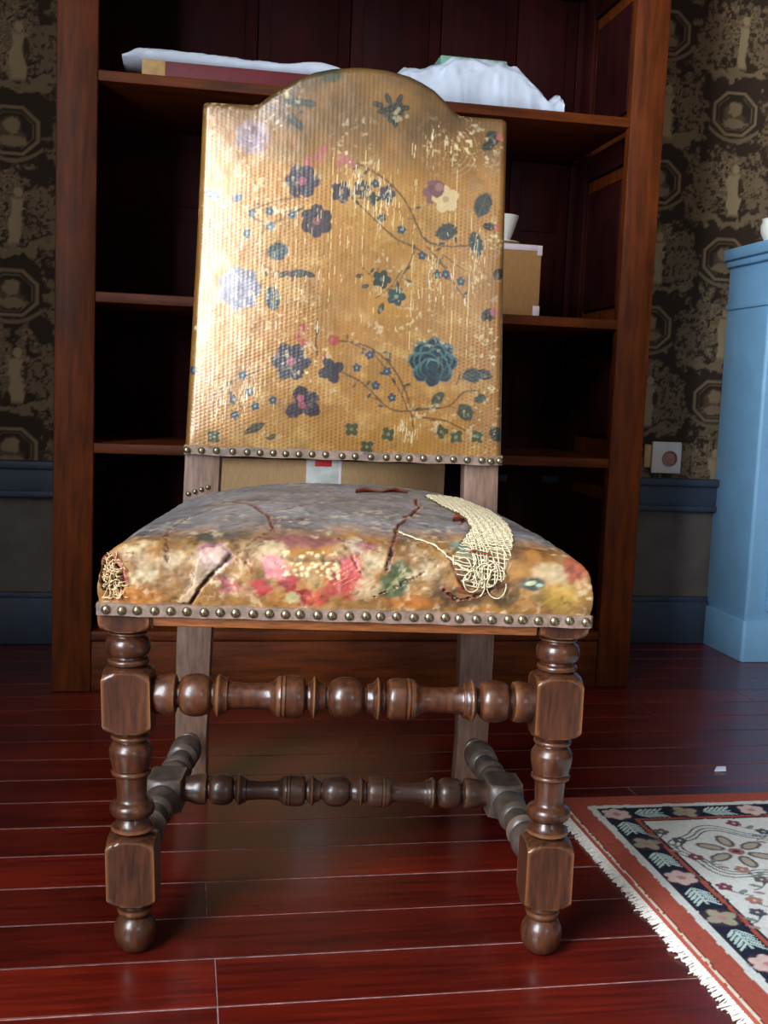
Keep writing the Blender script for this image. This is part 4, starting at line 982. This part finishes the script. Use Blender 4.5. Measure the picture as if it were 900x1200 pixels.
    leaf((-0.0764,0.8076), .016, .006, .1, (48, 48, 46)); leaf((-0.0602,0.8071), .010, .004, -.3, (48, 48, 46)); leaf((-0.0975,0.8054), .008, .004, .6, (48, 48, 46))
    F((0.0462,0.8047), .013, 5, (40, 52, 44), (90, 100, 80)); F((0.0684,0.7809), .013, 5, (42, 60, 58), (120, 130, 96)); leaf((0.0465,0.7625), .009, .004, 1.2); leaf((0.0227,0.7937), .006, .003, .4); leaf((0.0134,0.8081), .006, .003, .2)
    for p in ((-0.1446,0.8913), (-0.12,0.8949), (-0.1181,0.873), (-0.1511,0.8616), (-0.0866,0.8917), (-0.2092,0.9171), (-0.1993,0.9152), (0.0428,0.8934), (0.0723,0.8776), (0.0323,0.9419), (0.0517,0.9233), (-0.142,0.6339), (-0.1653,0.6217), (-0.1326,0.613), (-0.1067,0.6228), (-0.1621,0.5994), (0.0144,0.6752), (0.0326,0.6947), (0.0587,0.672), (0.0431,0.6501), (0.0677,0.6335), (-0.2246,0.6615), (-0.1526,0.6571), (0.1402,0.8165), (0.1634,0.8077), (0.1276,0.8159), (0.1038,0.8421)):
        K.flower(p[0], p[1], .0062, 5, (52, 64, 72), (126, 132, 116), rr.random())
    for p, r_ in (((-0.0676,0.7289), .0075), ((-0.0632,0.708), .006), ((-0.0208,0.7136), .0085), ((-0.0312,0.687), .006), ((-0.0734,0.715), .005)): K.blob(p[0], p[1], r_, r_*.9, 0, (150, 62, 56), .92, .3, .5)
    F((-0.0823,0.6799), .026, 6, (54, 50, 54), (150, 96, 100)); F((-0.0231,0.6699), .018, 4, (48, 46, 48), None, .4); F((-0.064,0.6182), .025, 3, (50, 42, 46), (140, 70, 80), -.4); K.blob(*(-0.0518,0.6275), .012, .01, 0, (50, 42, 46)); K.blob(*(-0.0669,0.6281), .005, col=(150, 80, 90))
    # the large blue rose: overlapping petals with pale rims
    p0 = (0.1265,0.6886); r = .037
    for ring, m, off in ((1.0, 8, 0), (.68, 7, .3), (.36, 5, .1)):
        for k2 in range(m):
            a = off+k2*2*PI/m; c0, c1 = p0[0]+r*ring*.62*math.cos(a), p0[1]+r*ring*.58*math.sin(a)-r*.1*(1-ring)
            K.blob(c0, c1, r*.40, r*.34, a, (66, 98, 92), .95, .14, .25); K.blob(c0-.0012*math.cos(a), c1-.0016, r*.36, r*.30, a, (14, 30, 40) if (k2+int(ring*9)) % 2 else (18, 42, 50), 1, .2, .25)
    K.blob(p0[0], p0[1]-.004, r*.26, r*.22, 0, (96, 126, 112), .95); K.blob(p0[0], p0[1]-.0055, r*.23, r*.19, 0, (24, 46, 56))
    leaf((0.1871,0.671), .016, .011, .1, (40, 48, 44)); leaf((0.2049,0.673), .012, .008, -.3, (44, 46, 40)); leaf((0.1779,0.6164), .014, .012, -.8, (46, 58, 40)); leaf((0.2,0.6375), .009, .007, .3, (44, 58, 52)); leaf((0.1363,0.635), .012, .008, .8, (52, 62, 44))
    leaf((-0.1329,0.5805), .017, .006, .5, (54, 50, 34)); leaf((-0.1076,0.569), .008, .004, .4, (70, 60, 40))
    for p in ((0.0101,0.5847), (0.0647,0.5792), (0.0338,0.5591), (0.1434,0.586), (0.1667,0.5793), (-0.1923,0.5658), (0.1987,0.5805)): F(p, .010, 4, (60, 66, 40), (120, 110, 60), rr.random())
    # scuffs: pale vertical scratches and rubbed lines where the skin has cracked
    for cx, cz, sx, sz, n in ((*(0.0198,0.9424), .05, .035, 70), (*(0.0521,0.9135), .03, .03, 40), (*(-0.1694,0.6377), .055, .035, 90), (*(0.1871,0.8461), .012, .06, 36), (*(0.1212,0.8181), .01, .06, 30), (*(0.1381,0.8065), .06, .05, 30), (*(-0.076,0.8334), .15, .12, 90), (*(0.096,0.5918), .02, .02, 30), (*(0.13,1.0033), .05, .03, 30)):
        for q in range(n):
            x, z = rr.gauss(cx, sx*.5), rr.gauss(cz, sz*.5); L = rr.uniform(.004, .018)
            K.stroke([(x, z), (x+rr.uniform(-.0015, .0015), z-L)], rr.uniform(.0003, .0007), rr.choice([(226, 206, 160), (208, 180, 120), (236, 224, 196), (220, 200, 150)]), rr.uniform(.4, .9), 1)
    for x, z0, z1 in (((-0.0305,0.9581)[0], .78, .99), ((0.0166,0.9606)[0], .8, .99), ((0.1516,0.9677)[0], .72, .97), ((0.1755,0.969)[0], .7, .9), ((0.0902,0.9645)[0], .72, .95), ((-0.0799,0.9555)[0], .78, .93), ((-0.1107,0.9538)[0], .76, .9)):
        z = z1
        while z > z0:
            L = rr.uniform(.006, .02)
            if rr.random() < .75: K.stroke([(x+rr.uniform(-.0006, .0006), z), (x+rr.uniform(-.0008, .0008), z-L)], .0005, (226, 200, 140), .7, 1)
            z -= L
    for rad in (.030, .036, .043, .050):                 # ring scratches near the right shoulder
        c0, c1 = (0.1302,0.9972); K.stroke([(c0+rad*math.cos(a), c1+rad*.85*math.sin(a)) for a in np.linspace(-1.2, .9, 20)], .0004, (196, 160, 96), .6, 1)
    m = np.clip((n3-.60)*6, 0, 1)*np.clip(fbm(Xg, Z, 18, 3, 66)*2.4-1.2, 0, 1); mixc(m*.8, (232, 214, 166))
    # mesh: front skin, wrapped rim and back
    Y -= 0; nrmY = -K.H
    Pf = np.stack([Xg, Y+nrmY, Z], -1)
    rim = np.concatenate([np.stack([np.zeros(nx, int), np.arange(nx)], 1), np.stack([np.arange(1, ny), np.full(ny-1, nx-1)], 1), np.stack([np.full(nx-1, ny-1), np.arange(nx-2, -1, -1)], 1), np.stack([np.arange(ny-2, 0, -1), np.zeros(ny-2, int)], 1)])
    fi = rim[:, 0]*nx+rim[:, 1]; Rp = Pf.reshape(-1, 3)[fi]; m = len(fi)
    Rb = Rp.copy(); Rb[:, 1] = .470+.04*Rb[:, 2]
    cen = np.array([[0, .470+.04*.8, .8]])
    V = np.concatenate([Pf.reshape(-1, 3), Rb, cen]); off = nx*ny
    a = np.arange(m); b = (a+1) % m
    side = np.stack([fi[a], off+a, off+b, fi[b]], -1)
    C = np.concatenate([K.C.reshape(-1, 3), K.C.reshape(-1, 3)[fi]*.7, lin((120, 86, 40))[None]])
    capq = np.stack([off+a, np.full(m, off+m), np.full(m, off+m), off+b], -1)
    me = np_mesh('backrest', V, np.concatenate([grid_faces(ny, nx), side]), True, C)
    bk = obj('backrest', me, M['leather_back'], CH)
    bm = bmesh.new(); vs = [bm.verts.new(p) for p in Rb[::6]]; f = bm.faces.new(vs); ex_ = bmesh.ops.extrude_face_region(bm, geom=[f])
    for g in ex_['geom']:
        if isinstance(g, bmesh.types.BMVert): g.co.y -= .002
    obj('back_lining', finish(bm, 'back_lining'), M['strip'], bk)
    # strip and nails along the foot of the back
    bm = bmesh.new(); n = 30; rows = []
    def yb(x): return .407+.04*.548-.0005
    for k in range(n+1):
        x = -.2352+.4735*k/n; wv = .0008*math.sin(k*1.3); e = .004*(abs(2*k/n-1)**8)
        rows.append([bm.verts.new((x, yb(x)+dy+e, z+wv)) for dy, z in ((.006, zb-.004), (-.0035, zb-.003), (-.0035, zb+.0105), (.004, zb+.0115))])
    for p, q in zip(rows[:-1], rows[1:]):
        for k in range(4): bm.faces.new((p[k], p[(k+1) % 4], q[(k+1) % 4], q[k]))
    bm.faces.new(rows[0][::-1]); bm.faces.new(rows[-1])
    obj('nail_strip', finish(bm, 'nail_strip', 40), M['strip'], CH)
    zoom = (50, 85, 121, 160, 195, 226, 258, 288, 320, 352, 385, 425, 457, 495, 533, 562, 590, 624, 662, 698, 732, 768, 790, 812)
    nails(CH, [(-.2310+(q-50)/(812-50)*.4640, yb(0)-.0034, zb+.0038+.0006*math.sin(q)) for q in zoom], (0, -1, .04))
    nails(CH, [(-.2285+.0095*k, .4365, .4795+.0035*k) for k in range(4)], (0, -1, 0), .7)
chair_back()
